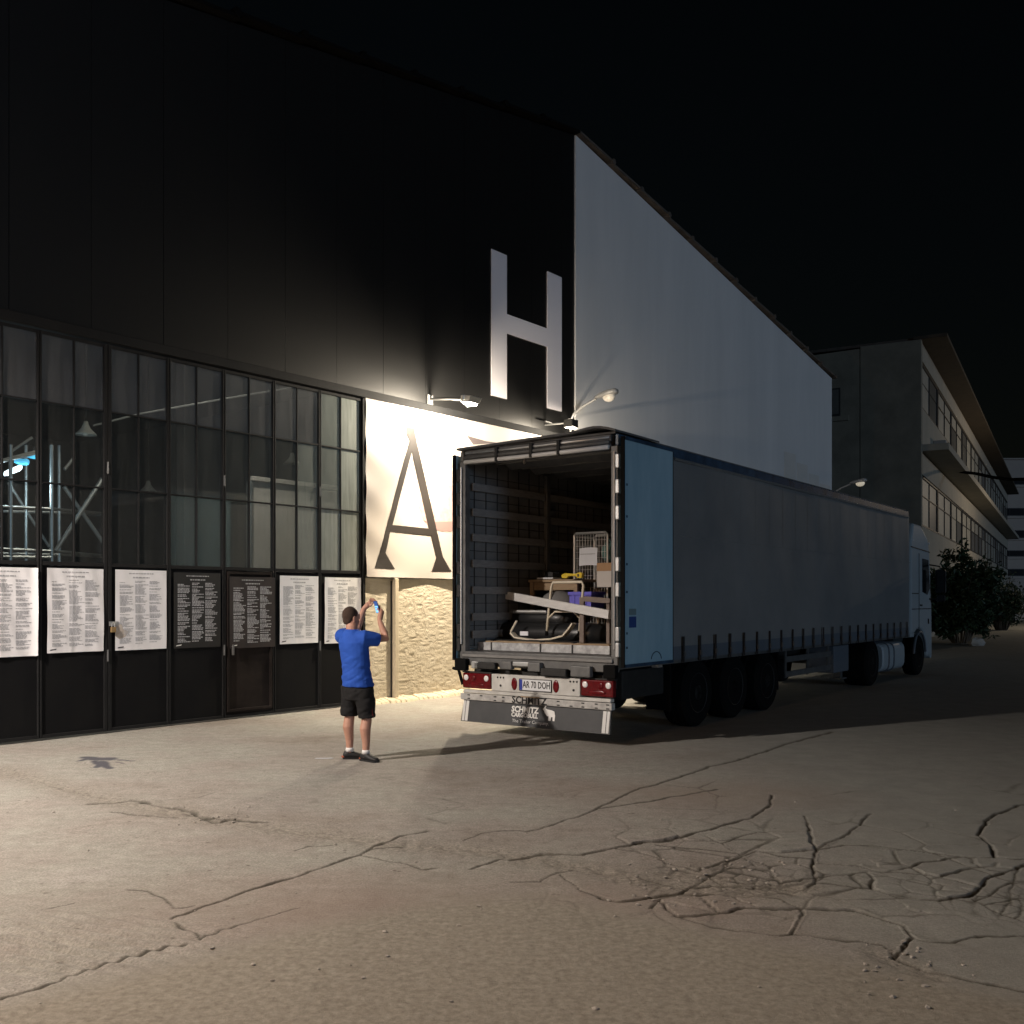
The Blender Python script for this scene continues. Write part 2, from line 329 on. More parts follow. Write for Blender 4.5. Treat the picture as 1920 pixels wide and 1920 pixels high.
CR = [  # traced crack lines: width (m), depth (m), points
 (.020,.035,A((650,725),(740,690),(840,655),(940,615),(1060,580),(1180,540),(1260,515),(1350,485),(1400,450),(1500,415),(1600,395))),
 (.014,.02,A((0,1030),(180,975),(340,915),(480,870),(620,838),(690,825))),
 (.010,.02,A((655,740),(720,775),(760,798),(890,755),(940,740))), (.007,.01,A((940,740),(1100,690),(1130,685))),
 (.009,.02,A((1350,485),(1450,505),(1520,520),(1580,540),(1645,535))), (.008,.015,A((1350,482),(1400,460),(1500,452))),
 (.028,.05,A((340,295),(420,290),(490,280),(570,290))), (.02,.04,A((420,325),(520,335),(690,350),(720,330))),
 (.04,.06,A((660,310),(720,320),(760,345),(820,362),(860,352))), (.02,.03,A((700,335),(800,345),(900,355),(1000,360))), (.02,.04,A((490,280),(660,312))),
 (.006,.012,A((480,615),(560,625),(610,650),(650,690),(720,680))), (.008,.015,A((1740,430),(1800,405),(1850,395),(1960,395))),
 (.014,.03,A((1770,540),(1830,515),(1880,500),(1920,502))), (.006,.01,A((150,690),(270,665))), (.005,.01,A((1100,470),(1150,455),(1240,450))),
 (.016,.03,B((50,400),(150,375),(240,345),(320,310),(400,270),(480,235),(560,215),(640,190),(740,155),(830,135),(940,100),(1060,60),(1200,25))),
 (.020,.04,B((0,500),(120,480),(260,485),(380,460),(500,440),(600,430),(700,400),(800,375),(900,345),(970,300),(975,260))),
 (.007,.01,B((320,310),(380,305),(560,275),(770,240))), (.009,.02,B((0,590),(110,590),(180,555),(230,545))),
 (.020,.04,B((340,650),(400,660),(530,645),(640,630),(660,610))), (.012,.02,B((180,560),(260,620),(340,650))),
 (.012,.03,B((380,460),(470,470),(600,520),(700,545),(740,530),(860,490),(920,470),(1010,480),(1130,465),(1220,430),(1280,390),(1350,330))),
 (.010,.02,B((735,420),(790,440),(840,480),(860,490))), (.009,.02,B((790,440),(840,425),(920,400),(1010,400),(1105,400),(1110,365),(1100,340))),
 (.018,.04,B((1105,365),(1120,420),(1140,465),(1130,500),(1130,560),(1140,590))),
 (.012,.03,B((860,490),(930,540),(990,575),(1010,585),(1080,580),(1140,570),(1250,560),(1340,550))),
 (.010,.025,B((1140,465),(1250,450),(1340,450),(1480,465),(1600,480),(1700,495),(1720,500))),
 (.014,.03,B((1135,515),(1280,525),(1400,550),(1470,535),(1540,515),(1640,495),(1710,495))),
 (.016,.035,B((1340,550),(1360,580),(1345,610),(1460,645),(1600,655),(1700,640),(1760,600),(1800,560),(1900,535),(1960,520))),
 (.010,.02,B((1720,500),(1740,520),(1790,540),(1850,548))), (.018,.04,B((1710,495),(1815,495),(1800,455),(1745,410),(1780,360),(1820,330),(1900,300),(1960,290))),
 (.008,.02,B((1390,550),(1440,550),(1560,560),(1660,580),(1750,605))), (.010,.02,B((1815,495),(1880,500),(1980,500))),
 (.014,.03,B((650,612),(760,600),(830,600),(900,610),(980,600),(1080,620),(1140,590),(1345,612))),
 (.016,.035,B((560,650),(570,690),(630,720),(720,710),(780,700),(870,685),(960,690),(1080,685),(1180,690),(1280,695),(1380,720),(1470,750),(1510,800),(1460,840),(1440,880))),
 (.010,.02,B((710,650),(760,690),(780,700))), (.016,.035,B((1080,685),(1090,715),(1060,760),(1040,785))),
 (.012,.03,B((630,720),(760,760),(860,775),(1000,790),(1040,785),(1180,800),(1300,810),(1380,825),(1420,850),(1440,880))),
 (.014,.03,B((520,690),(560,650),(680,640),(760,640),(900,640),(1000,650),(1080,685))),
 (.010,.025,B((1510,800),(1580,810),(1650,815),(1720,795),(1800,790),(1980,790))),
 (.012,.025,B((1440,880),(1540,920),(1640,940),(1780,970),(1980,1010))),
 (.010,.02,B((1700,640),(1740,660),(1800,690),(1880,720),(1980,760))), (.009,.02,B((1735,655),(1790,630),(1820,610),(1880,590),(1980,600))),
 (.008,.02,B((1770,672),(1850,655),(1890,645),(1980,650))), (.008,.02,B((1840,700),(1862,655),(1880,600),(1890,560),(1900,535))),
 (.008,.02,B((1900,640),(1915,690),(1890,722))), (.012,.03,B((860,490),(800,520),(790,545),(740,560),(690,600),(650,612))),
 (.009,.02,B((790,545),(880,560),(960,578),(990,575))), (.008,.015,B((920,470),(1000,490),(1130,497))), (.009,.02,B((480,570),(560,590),(650,612))),
 (.006,.01,B((540,450),(660,460),(760,470),(840,480))),
]
dirt = np.zeros_like(GX); dep = np.zeros_like(GX); edge = np.full(GX.shape, 9.)
wj = .62+.8*vn(GX, GY, .13, 40)
rowstep = np.gradient(ys)[:, None]
for wd, dp, pts in CR:
    g = [gp(*p) for p in pts]
    for (x0, y0), (x1, y1) in zip(g[:-1], g[1:]):
        m = .3
        c0, c1 = np.searchsorted(xs, [min(x0, x1)-m, max(x0, x1)+m]); r0, r1 = np.searchsorted(ys, [min(y0, y1)-m, max(y0, y1)+m])
        sl_ = (slice(r0, r1), slice(c0, c1)); X, Y = WX[sl_], WY[sl_]
        if X.size == 0: continue
        dx, dy = x1-x0, y1-y0; t = np.clip(((X-x0)*dx+(Y-y0)*dy)/(dx*dx+dy*dy+1e-9), 0, 1)
        d = np.hypot(X-x0-t*dx, Y-y0-t*dy)
        hz = abs(dx)/(math.hypot(dx, dy)+1e-9)
        ww = np.maximum(wd*(.24+.85*hz)*wj[sl_], (.20+.72*hz)*rowstep[r0:r1])
        k = np.clip(1.3-d/ww, 0, 1); k = k*k*(3-2*k)
        dep[sl_] = np.maximum(dep[sl_], k*dp); dirt[sl_] = np.maximum(dirt[sl_], np.clip(1.45-d/ww, 0, 1)*np.clip(.35+wj[sl_]*.6, 0, 1))
        edge[sl_] = np.minimum(edge[sl_], d/np.maximum(np.maximum(ww*.95, 1.0*rowstep[r0:r1]), .024))
def hairline(cx, cy, rx, ry, cell, wd, dp, seed, lim):        # a net of finer cracks breaking the slabs up further
    global dep, dirt, edge
    g = np.random.default_rng(seed); c0, c1 = np.searchsorted(xs, [cx-rx, cx+rx]); r0, r1 = np.searchsorted(ys, [cy-ry, cy+ry]); sl_ = (slice(r0, r1), slice(c0, c1))
    X, Y = WX[sl_], WY[sl_]; n = int(4*rx*ry/cell**2); P = np.stack([g.uniform(cx-rx, cx+rx, n), g.uniform(cy-ry, cy+ry, n)], 1)
    d1 = np.full(X.shape, 9.); d2 = np.full(X.shape, 9.)
    for a, b in P:
        d = np.hypot(X-a, (Y-b)*.8); m_ = d < d1; d2 = np.where(m_, d1, np.minimum(d2, d)); d1 = np.where(m_, d, d1)
    e = (d2-d1)/2; fade = np.clip(1.4-np.hypot((X-cx)/rx, (Y-cy)/ry)*1.4, 0, 1)*np.clip((vn(X, Y, .6, seed+1)-lim)*6, 0, 1)
    w_ = np.maximum(wd*wj[sl_], .40*rowstep[r0:r1])
    edge[sl_] = np.minimum(edge[sl_], np.where(fade > .3, e/np.maximum(w_, .75*rowstep[r0:r1]), 9.)); k = np.clip(1.3-e/w_, 0, 1)*fade; dep[sl_] = np.maximum(dep[sl_], k*dp); dirt[sl_] = np.maximum(dirt[sl_], np.clip(k, 0, 1)*.78*np.clip(wj[sl_]*1.6-.7, 0, 1.1))
hairline(*gp(1560, 1620), 3.2, 1.9, .42, .010, .02, 5, .22); hairline(*gp(1850, 1660), 1.1, 1.0, .17, .006, .010, 6, .25); hairline(*gp(1390, 1650), .8, .5, .13, .007, .015, 8, .2)
hairline(*gp(1500, 1480), 3.4, 1.4, .9, .005, .008, 12, .5); hairline(*gp(700, 1500), 2.6, 1.8, .8, .004, .006, 14, .55)
def near_line(pts, wd):
    r = np.full(GX.shape, 99.); g = [gp(*p) for p in pts]
    for (x0, y0), (x1, y1) in zip(g[:-1], g[1:]):
        dx, dy = x1-x0, y1-y0; t = np.clip(((WX-x0)*dx+(WY-y0)*dy)/(dx*dx+dy*dy), 0, 1)
        r = np.minimum(r, np.hypot(WX-x0-t*dx, WY-y0-t*dy))
    return np.clip(1-r/wd, 0, 1)
grit = near_line([(0,1440),(110,1475),(200,1500),(370,1530),(460,1545),(600,1565),(730,1582),(880,1592),(960,1605),(1080,1625),(1250,1660),(1400,1668)], .34)
grit = np.maximum(grit, 1.3*near_line([(1270,1640),(1340,1655),(1420,1662),(1480,1665)], .30))
grit = np.maximum(grit, 1.1*near_line([(985,1605),(1060,1620),(1160,1640)], .22)); grit = np.maximum(grit, near_line([(1640,1790),(1690,1810),(1740,1830)], .16))
grit = np.clip(grit, 0, 1)
thr = np.interp(GX, *zip(*sorted([gp(0,1880),gp(300,1810),gp(560,1740),gp(800,1690),gp(1000,1675),gp(1250,1725),(gp(1600,1800)),gp(1920,1870)])))
rough = np.clip((thr-GY)/.35+.4, 0, 1)*(GY > 1)
red = np.clip(1-np.hypot((GX-1.7)/2.0, (GY-9.5)/1.0), 0, 1)*.9+np.clip(1-np.hypot((GX+.5)/2.9, (GY-6.0)/1.0), 0, 1)*1.0
red = np.clip(red*(.6+.8*fbm(GX, GY, .9, 77)), 0, 1); grey = np.clip((GX-1.2+.5*fbm(GX, GY, 1.5, 78))/2.2, 0, 1)*.75  # grey mask paints in the cooler, dimmer light towards the right
stain = np.zeros_like(GX)
for wd, pts in ((.11,[(163,1421),(185,1424)]),(.13,[(180,1424),(205,1423)]),(.05,[(178,1428),(186,1435),(182,1439)]),(.06,[(192,1428),(199,1438),(206,1441)]),(.035,[(208,1425),(248,1427)]),(.05,[(150,1427),(164,1423)]),(.02,[(215,1429),(230,1432)])):
    stain = np.maximum(stain, np.clip(near_line(pts, wd)*2.4, 0, 1))
x0, y0 = gp(90, 1775); rd = np.clip(1.15-np.hypot((GX-x0)/1.15, (GY-y0)/.62), 0, 1)*(1-rough)
ridge = np.sin(((GX*.39+GY*.92)+.05*fbm(GX, GY, .4, 5))*2*math.pi/.105)
H = .014*fbm(GX, GY, 1.6, 21, 2)+.004*fbm(GX, GY, .11, 31, 3)-.45*dep
H += grit*(.030*fbm(GX, GY, .10, 51, 3)-.010*grit)+rough*(.006*fbm(GX, GY, .04, 61, 3)-.004)+rd*.013*ridge
far_fade = np.exp(-np.maximum(0, np.hypot(GX-1, GY-9)-9)/4); H *= far_fade
# label the pieces that cracks close off
cm = np.minimum(np.minimum(edge[:-1, :-1], edge[1:, :-1]), np.minimum(edge[:-1, 1:], edge[1:, 1:])) < 1.0
lab = np.where(cm, -1, 0); from collections import deque
c_lo, c_hi = np.searchsorted(xs, [-6.5, 8.3]); r_lo, r_hi = np.searchsorted(ys, [3.4, 14.])
sub = lab[r_lo:r_hi, c_lo:c_hi].tolist(); hh, ww_ = len(sub), len(sub[0]); pieces = []
for i0 in range(0, hh, 3):
    for j0 in range(0, ww_, 3):
        if sub[i0][j0] != 0: continue
        n = len(pieces)+1; sub[i0][j0] = n; q = deque([(i0, j0)]); cnt = 0
        while q:
            i, j = q.popleft(); cnt += 1
            for a, b in ((i+1, j), (i-1, j), (i, j+1), (i, j-1)):
                if 0 <= a < hh and 0 <= b < ww_ and sub[a][b] == 0: sub[a][b] = n; q.append((a, b))
        pieces.append(cnt)
sub = np.array(sub); keep = [k+1 for k, c in enumerate(pieces) if 180 < c < 60000]
FL = np.zeros((NY-1, NX-1), int)
for n, k in enumerate(keep): FL[r_lo:r_hi, c_lo:c_hi][sub == k] = n+1
VLb = np.zeros((NY, NX), int)
for a in (0, 1):
    for b in (0, 1): VLb[a:NY-1+a, b:NX-1+b] = np.maximum(VLb[a:NY-1+a, b:NX-1+b], FL)
for n in range(1, len(keep)+1):
    mk = VLb == n; cx, cy = GX[mk].mean(), GY[mk].mean()
    H[mk] += rng.uniform(-.006, .008)+(GX[mk]-cx)*rng.uniform(-.018, .018)+(GY[mk]-cy)*rng.uniform(-.018, .018)
def ground_z(x, y):
    return float(H[min(np.searchsorted(ys, y), NY-1), min(np.searchsorted(xs, x), NX-1)])
gm = bpy.data.materials.new('cracked_concrete'); gm.use_nodes = True; t = gm.node_tree; p = t.nodes['Principled BSDF']; L = t.links.new
p.inputs['Roughness'].default_value = .85; p.inputs['Specular IOR Level'].default_value = .25
geo = t.nodes.new('ShaderNodeNewGeometry')
def gnoise(sc, det=6, rough_=.6, stretch=None):
    n = t.nodes.new('ShaderNodeTexNoise'); n.inputs['Scale'].default_value = sc; n.inputs['Detail'].default_value = det; n.inputs['Roughness'].default_value = rough_
    if stretch:
        mp = t.nodes.new('ShaderNodeMapping'); mp.inputs['Scale'].default_value = stretch; mp.inputs['Rotation'].default_value = (0, 0, .7); L(geo.outputs['Position'], mp.inputs[0]); L(mp.outputs[0], n.inputs['Vector'])
    else: L(geo.outputs['Position'], n.inputs['Vector'])
    return n.outputs['Fac']
def gramp(src, stops):
    r = t.nodes.new('ShaderNodeValToRGB'); e = r.color_ramp.elements
    while len(e) < len(stops): e.new(.5)
    for i, (q, c) in enumerate(stops): e[i].position = q; e[i].color = lin(c)
    L(src, r.inputs[0]); return r.outputs[0]
def gmix(f, a, b, mode='MIX'):
    m_ = t.nodes.new('ShaderNodeMix'); m_.data_type = 'RGBA'; m_.blend_type = mode
    if isinstance(f, float): m_.inputs[0].default_value = f
    else: L(f, m_.inputs[0])
    L(a, m_.inputs[6])
    if isinstance(b, tuple): m_.inputs[7].default_value = lin(b)
    else: L(b, m_.inputs[7])
    return m_.outputs[2]
def gattr(n): a = t.nodes.new('ShaderNodeAttribute'); a.attribute_name = n; return a.outputs['Fac']
base = gramp(gnoise(.55, 8), [(.30, (.225, .198, .170)), (.45, (.285, .262, .235)), (.58, (.295, .287, .255)), (.72, (.345, .325, .30))])
base = gmix(.55, base, gramp(gnoise(2.6, 6, .7, (1, 2.4, 1)), [(.34, (.46, .46, .46)), (.62, (.60, .60, .60))]), 'OVERLAY')
base = gmix(.70, base, gramp(gnoise(60, 6, .85), [(.32, (.16, .16, .16)), (.66, (.80, .80, .80))]), 'OVERLAY')
base = gmix(.75, base, gramp(gnoise(9, 8, .8), [(.30, (.36, .35, .34)), (.5, (.5, .5, .5)), (.70, (.64, .64, .65))]), 'OVERLAY')
base = gmix(gramp(gnoise(1.7, 8, .75), [(.60, (0, 0, 0)), (.75, (.30, .30, .30))]), base, (.15, .135, .115))
vo = t.nodes.new('ShaderNodeTexVoronoi'); vo.inputs['Scale'].default_value = 11; vo.inputs['Randomness'].default_value = 1; L(geo.outputs['Position'], vo.inputs['Vector'])
pm = t.nodes.new('ShaderNodeMath'); pm.operation = 'MULTIPLY'; L(gramp(vo.outputs['Distance'], [(.10, (.8, .8, .8)), (.22, (0, 0, 0))]), pm.inputs[0]); L(gramp(gnoise(2.3, 5, .7), [(.50, (0, 0, 0)), (.62, (1, 1, 1))]), pm.inputs[1])
base = gmix(pm.outputs[0], base, (.10, .09, .075))
base = gmix(gramp(gnoise(6, 9, .85, (.6, 5, 1)), [(.60, (0, 0, 0)), (.72, (.35, .35, .35))]), base, (.13, .115, .095))
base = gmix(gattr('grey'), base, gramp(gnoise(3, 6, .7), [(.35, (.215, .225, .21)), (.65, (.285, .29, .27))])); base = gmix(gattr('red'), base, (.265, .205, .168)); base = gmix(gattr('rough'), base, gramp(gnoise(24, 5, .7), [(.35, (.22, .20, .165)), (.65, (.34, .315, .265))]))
gr = t.nodes.new('ShaderNodeMath'); gr.operation = 'MULTIPLY'; L(gattr('grit'), gr.inputs[0]); gr.inputs[1].default_value = .75
base = gmix(gr.outputs[0], base, gramp(gnoise(30, 6, .8), [(.35, (.10, .09, .075)), (.62, (.36, .33, .28))]))
base = gmix(gattr('stain'), base, (.085, .085, .10)); base = gmix(gattr('dirt'), base, (.075, .069, .056)); L(base, p.inputs['Base Color'])
bp = t.nodes.new('ShaderNodeBump'); bp.inputs['Strength'].default_value = .85; bp.inputs['Distance'].default_value = .009; L(gnoise(110, 5, .8), bp.inputs['Height'])
bp2 = t.nodes.new('ShaderNodeBump'); bp2.inputs['Strength'].default_value = .16; bp2.inputs['Distance'].default_value = .04; L(gnoise(7, 8, .72, (1, 2.2, 1)), bp2.inputs['Height']); L(bp.outputs[0], bp2.inputs['Normal'])
L(bp2.outputs[0], p.inputs['Normal'])
def ground_piece(name, fmask, parent=None):
    r, c = np.nonzero(fmask); v0 = r*NX+c
    q = np.stack([v0, v0+1, v0+NX+1, v0+NX], 1); u, inv = np.unique(q, return_inverse=True); inv = inv.reshape(q.shape)
    me = bpy.data.meshes.new(name); me.vertices.add(len(u)); me.loops.add(inv.size); me.polygons.add(len(inv))
    co = np.stack([GX.ravel()[u], GY.ravel()[u], H.ravel()[u]], 1).astype(np.float32)
    me.vertices.foreach_set('co', co.ravel()); me.loops.foreach_set('vertex_index', inv.ravel().astype(np.int32))
    me.polygons.foreach_set('loop_start', np.arange(0, inv.size, 4, dtype=np.int32)); me.polygons.foreach_set('use_smooth', np.ones(len(inv), bool))
    me.update(calc_edges=True)
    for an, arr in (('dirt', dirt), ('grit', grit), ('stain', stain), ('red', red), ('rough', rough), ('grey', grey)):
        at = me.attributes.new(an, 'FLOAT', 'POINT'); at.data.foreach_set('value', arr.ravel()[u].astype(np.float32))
    me.materials.append(gm); o = bpy.data.objects.new(name, me); return link(o, parent)
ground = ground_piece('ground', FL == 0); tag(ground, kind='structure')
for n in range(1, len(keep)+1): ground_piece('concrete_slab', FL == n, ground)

# ------------------------------------------------------------------ the industrial hall: charcoal half, white half, rough plaster base
T0, TJ, T1, TE = -12.0, 6.22, 12.70, 28.4
Z1, APZ, EVZ = 5.56, 12.44, 9.65
def gable(tt): return APZ-(APZ-EVZ)/(TE-T1)*abs(tt-T1)
hall = thing('industrial_hall', 'long gabled hall, left half clad in charcoal with a white letter, right half plain white', 'building', FO, FA)
t_ = T0; k = 0
while t_ < T1-.05:                                   # upright cladding sheets over the doors
    e = min(t_+1.1, T1-.02)
    MB().prism_xz([(t_+.003, Z1), (e-.003, Z1), (e-.003, gable(e)), (t_+.003, gable(t_))], -.03-.0015*(k % 2), .10).build('wall_panel', M['clad'], hall)
    t_ = e; k += 1
MB().box(T0, T1-.03, -.09, .09, Z1-.14, Z1-.005).build('lintel', M['black'], hall, bevel=.01)
MB().prism_xz([(T1, -.05), (TE, -.05), (TE, EVZ), (T1, APZ)], -.06, .22).build('white_wall', M['white_wall'], hall, bevel=.01)
for i in range(4): MB().box(24.3+i*1.0, 25.2+i*1.0, -.067, -.0615, .05, 6.6-.25*i).build('reflection_strip', M['strip'], hall)  # flat paler strips standing in for a warm reflection on the wall
MB().box(TE-.25, TE, .225, 24, -.05, EVZ-.15).build('side_wall', M['white_wall'], hall)
MB().box(T0, TE, 24.0, 24.25, -.05, 9).build('back_wall', M['hall_in'], hall)
MB().box(T0, T0+.2, .2, 23.9, -.05, 8).build('side_wall', M['hall_in'], hall)
MB().box(13.5, 13.7, .3, 23.9, -.05, 9).build('inner_wall', M['hall_in'], hall)
MB().box(T0, -.46, 0, .1, -.05, Z1-.16).build('blank_wall', M['black'], hall)
for sgn in (1, -1):                                   # overlapping corrugated roof sheets, ragged verge
    n = 12 if sgn > 0 else 18
    for i in range(n):
        a = T1+sgn*i*1.31; b = T1+sgn*(i*1.31+1.42); za, zb = gable(a), gable(b)
        f = -.17-.06*random.random()
        m = MB()
        prof = [(a, za+.06), (b, zb+.115), (b, zb+.06), (a, za+.005)]
        if sgn < 0: prof = prof[::-1]
        m.prism_xz(prof, f, 24.3)
        m.tube([(b-sgn*.03, f-.02, zb+.085), (b-sgn*.03, .3, zb+.085)], .075, 6)      # bulging lap at the sheet's lower end
        m.build('roof_sheet', M['roof' if sgn > 0 else 'roof_unlit'], hall)
MB().box(T0, 13.4, .3, 23.9, 7.9, 8.0).build('ceiling', M['hall_in'], hall)
# the big white H, proud of the cladding
lt = [(9.72, 6.03), (10.22, 6.03), (10.22, 7.40), (11.63, 7.40), (11.63, 6.06), (12.17, 6.06), (12.17, 9.06), (11.63, 9.06), (11.63, 7.80), (10.22, 7.80), (10.22, 9.02), (9.72, 9.02)]
MB().prism_xz(lt, -.052, -.036).build('letter_h', M['letter'], hall)
# plaster base below the banner
def rel(x, z): return -.02-.006*mnoise.noise(Vector((x*6, z*12, 3.1)))-.0075*mnoise.noise(Vector((x*13+2*mnoise.noise(Vector((x*5,z*5,1))), z*34, 0)))-.003*mnoise.noise(Vector((x*40, z*60, 7)))
MB().grid_xz(TJ+.04, T1+.02, -.05, 2.24, 330, 120, rel).build('plaster_wall', M['stucco'], hall, smooth=True)
MB().box(TJ+.04, T1, .06, .25, -.05, 2.30).build('wall_core', M['stucco'], hall)
MB().box(TJ+.04, T1, .1, .2, 2.3, Z1-.15).build('wall_core', M['clad'], hall)
tp = fw(735, 1200)[0]
for tt in (tp, tp+3.2): MB().box(tt-.045, tt+.050, -.13, .05, -.02, 2.24).build('pilaster', M['trim'], hall, bevel=.012)
MB().box(tp-.066, tp-.053, -.06, -.03, .02, 2.2).build('cable_conduit', M['chassis'], hall)
kb = MB(); n = 60
for i in range(n):
    a = TJ+.05+(T1-TJ)*i/n; b = TJ+.05+(T1-TJ)*(i+1)/n; d = -.30+.05*math.sin(i*.7)+.04*random.random(); h = .035+.03*random.random()
    kb.add([(a, d, -.03), (b, d, -.03), (b, .02, -.03), (a, .02, -.03), (a, d+.05, h), (b, d+.05, h), (b, .02, h+.05), (a, .02, h+.05)],
           [(3,2,1,0),(4,5,6,7),(0,1,5,4),(1,2,6,5),(2,3,7,6),(3,0,4,7)])
kb.build('cement_footing', M['trim'], hall, bevel=.02)

# ------------------------------------------------------------------ seven and a half folding doors of black steel and glass
EDG = [-.45, .497, 1.444, 2.391, 3.338, 4.285, 5.232, 6.18]
DL = ['leftmost glazed black folding door, its sheet poster half out of frame', 'glazed black folding door behind the second white poster from the left, hung with a padlock',
      'glazed black folding door carrying the third white poster with a torn stained corner', 'glazed black folding door carrying the black poster without a frame around it',
      'glazed folding door with a framed brownish wicket and a black poster', 'glazed folding door with a pale partition behind its panes and a cream poster',
      'rightmost glazed folding door with frosted pale panes, next to the banner']
def pane_mat(i, col, row):
    if i == 6: return G4 if (col == 1 or row == 2) else G3
    if i == 5: return (G3 if col == 1 and row > 0 else G2) if row else G0
    if row == 0: return G0
    if i in (3, 4): return G2
    return G1
for i in range(7):
    a, b = EDG[i]+.006, EDG[i+1]-.006; wd = b-a
    d = thing('folding_door', DL[i], 'door', W(a, 0), FA, 'folding doors of the hall')
    st = .024
    for x0, x1 in ((0, .05 if i == 2 else st), (wd-(.05 if i == 1 else st), wd)): MB().box(x0, x1, -.03, .04, .03, 5.40).build('stile', M['black'], d, bevel=.005)
    MB().box(wd/2-.010, wd/2+.010, -.02, .03, 2.36, 5.36).build('mullion', M['black'], d, bevel=.003)
    for z, h in ((2.335, .026), (3.40, .011), (4.465, .011), (5.375, .022)): MB().box(st, wd-st, -.025, .035, z-h, z+h).build('transom', M['black'], d, bevel=.003)
    MB().box(st, wd-st, -.008, .02, .04, 2.306).build('door_sheet', M['wicket' if i == 4 else 'blackdusty'], d)
    MB().box(st, wd-st, -.026, .03, .03, .075).build('bottom_rail', M['black'], d, bevel=.004)
    for row, (z0, z1) in enumerate(((4.478, 5.35), (3.413, 4.452), (2.363, 3.387))):
        for c, (x0, x1) in enumerate((((.05 if i == 2 else st)+.002, wd/2-.012), (wd/2+.012, wd-(.05 if i == 1 else st)-.002))):
            y = .004+.003*random.random()
            MB().box(x0, x1, y, y+.005, z0, z1).build('glass_pane', pane_mat(i, c, row), d)
    if i == 4:
        wk = MB(); wk.box(st+.02, st+.06, -.045, -.008, .12, 2.29); wk.box(wd-st-.06, wd-st-.02, -.045, -.008, .12, 2.29); wk.box(st+.06, wd-st-.06, -.045, -.008, 2.25, 2.29); wk.box(st+.06, wd-st-.06, -.045, -.008, .12, .16)
        wf = wk.build('wicket_frame', M['wicket'], d, bevel=.004); MB().box(st+.09, st+.11, -.09, -.05, 1.0, 1.16).build('handle', M['steel'], wf)
    for z in (1.0, 3.6):
        if i in (1, 3, 5): MB().tube([(wd-.004, -.045, z), (wd-.004, -.045, z+.16)], .013, 8).build('hinge', M['steel'], d)
MB().box(EDG[7]+.004, TJ+.03, -.05, .10, -.02, Z1-.15).build('door_jamb', M['black'], hall, bevel=.005)
tpl, zpl = fw(208, 1172)
pd = thing('padlock', 'small brass padlock hanging at the seam beside the torn white poster', 'padlock', W(tpl, -.06, zpl-.07), FA)
MB().box(-.035, .035, -.02, .015, -.03, .045).build('padlock_body', mat('worn_brass', (.30, .20, .09), .5, .3), pd, bevel=.006)
MB().tube([(-.02, 0, .04), (-.02, 0, .09), (0, 0, .105), (.02, 0, .09), (.02, 0, .04)], .007, 6).build('shackle', M['galv'], pd)
MB().box(-.05, .09, .016, .022, .06, .12).build('hasp', M['galv'], pd)

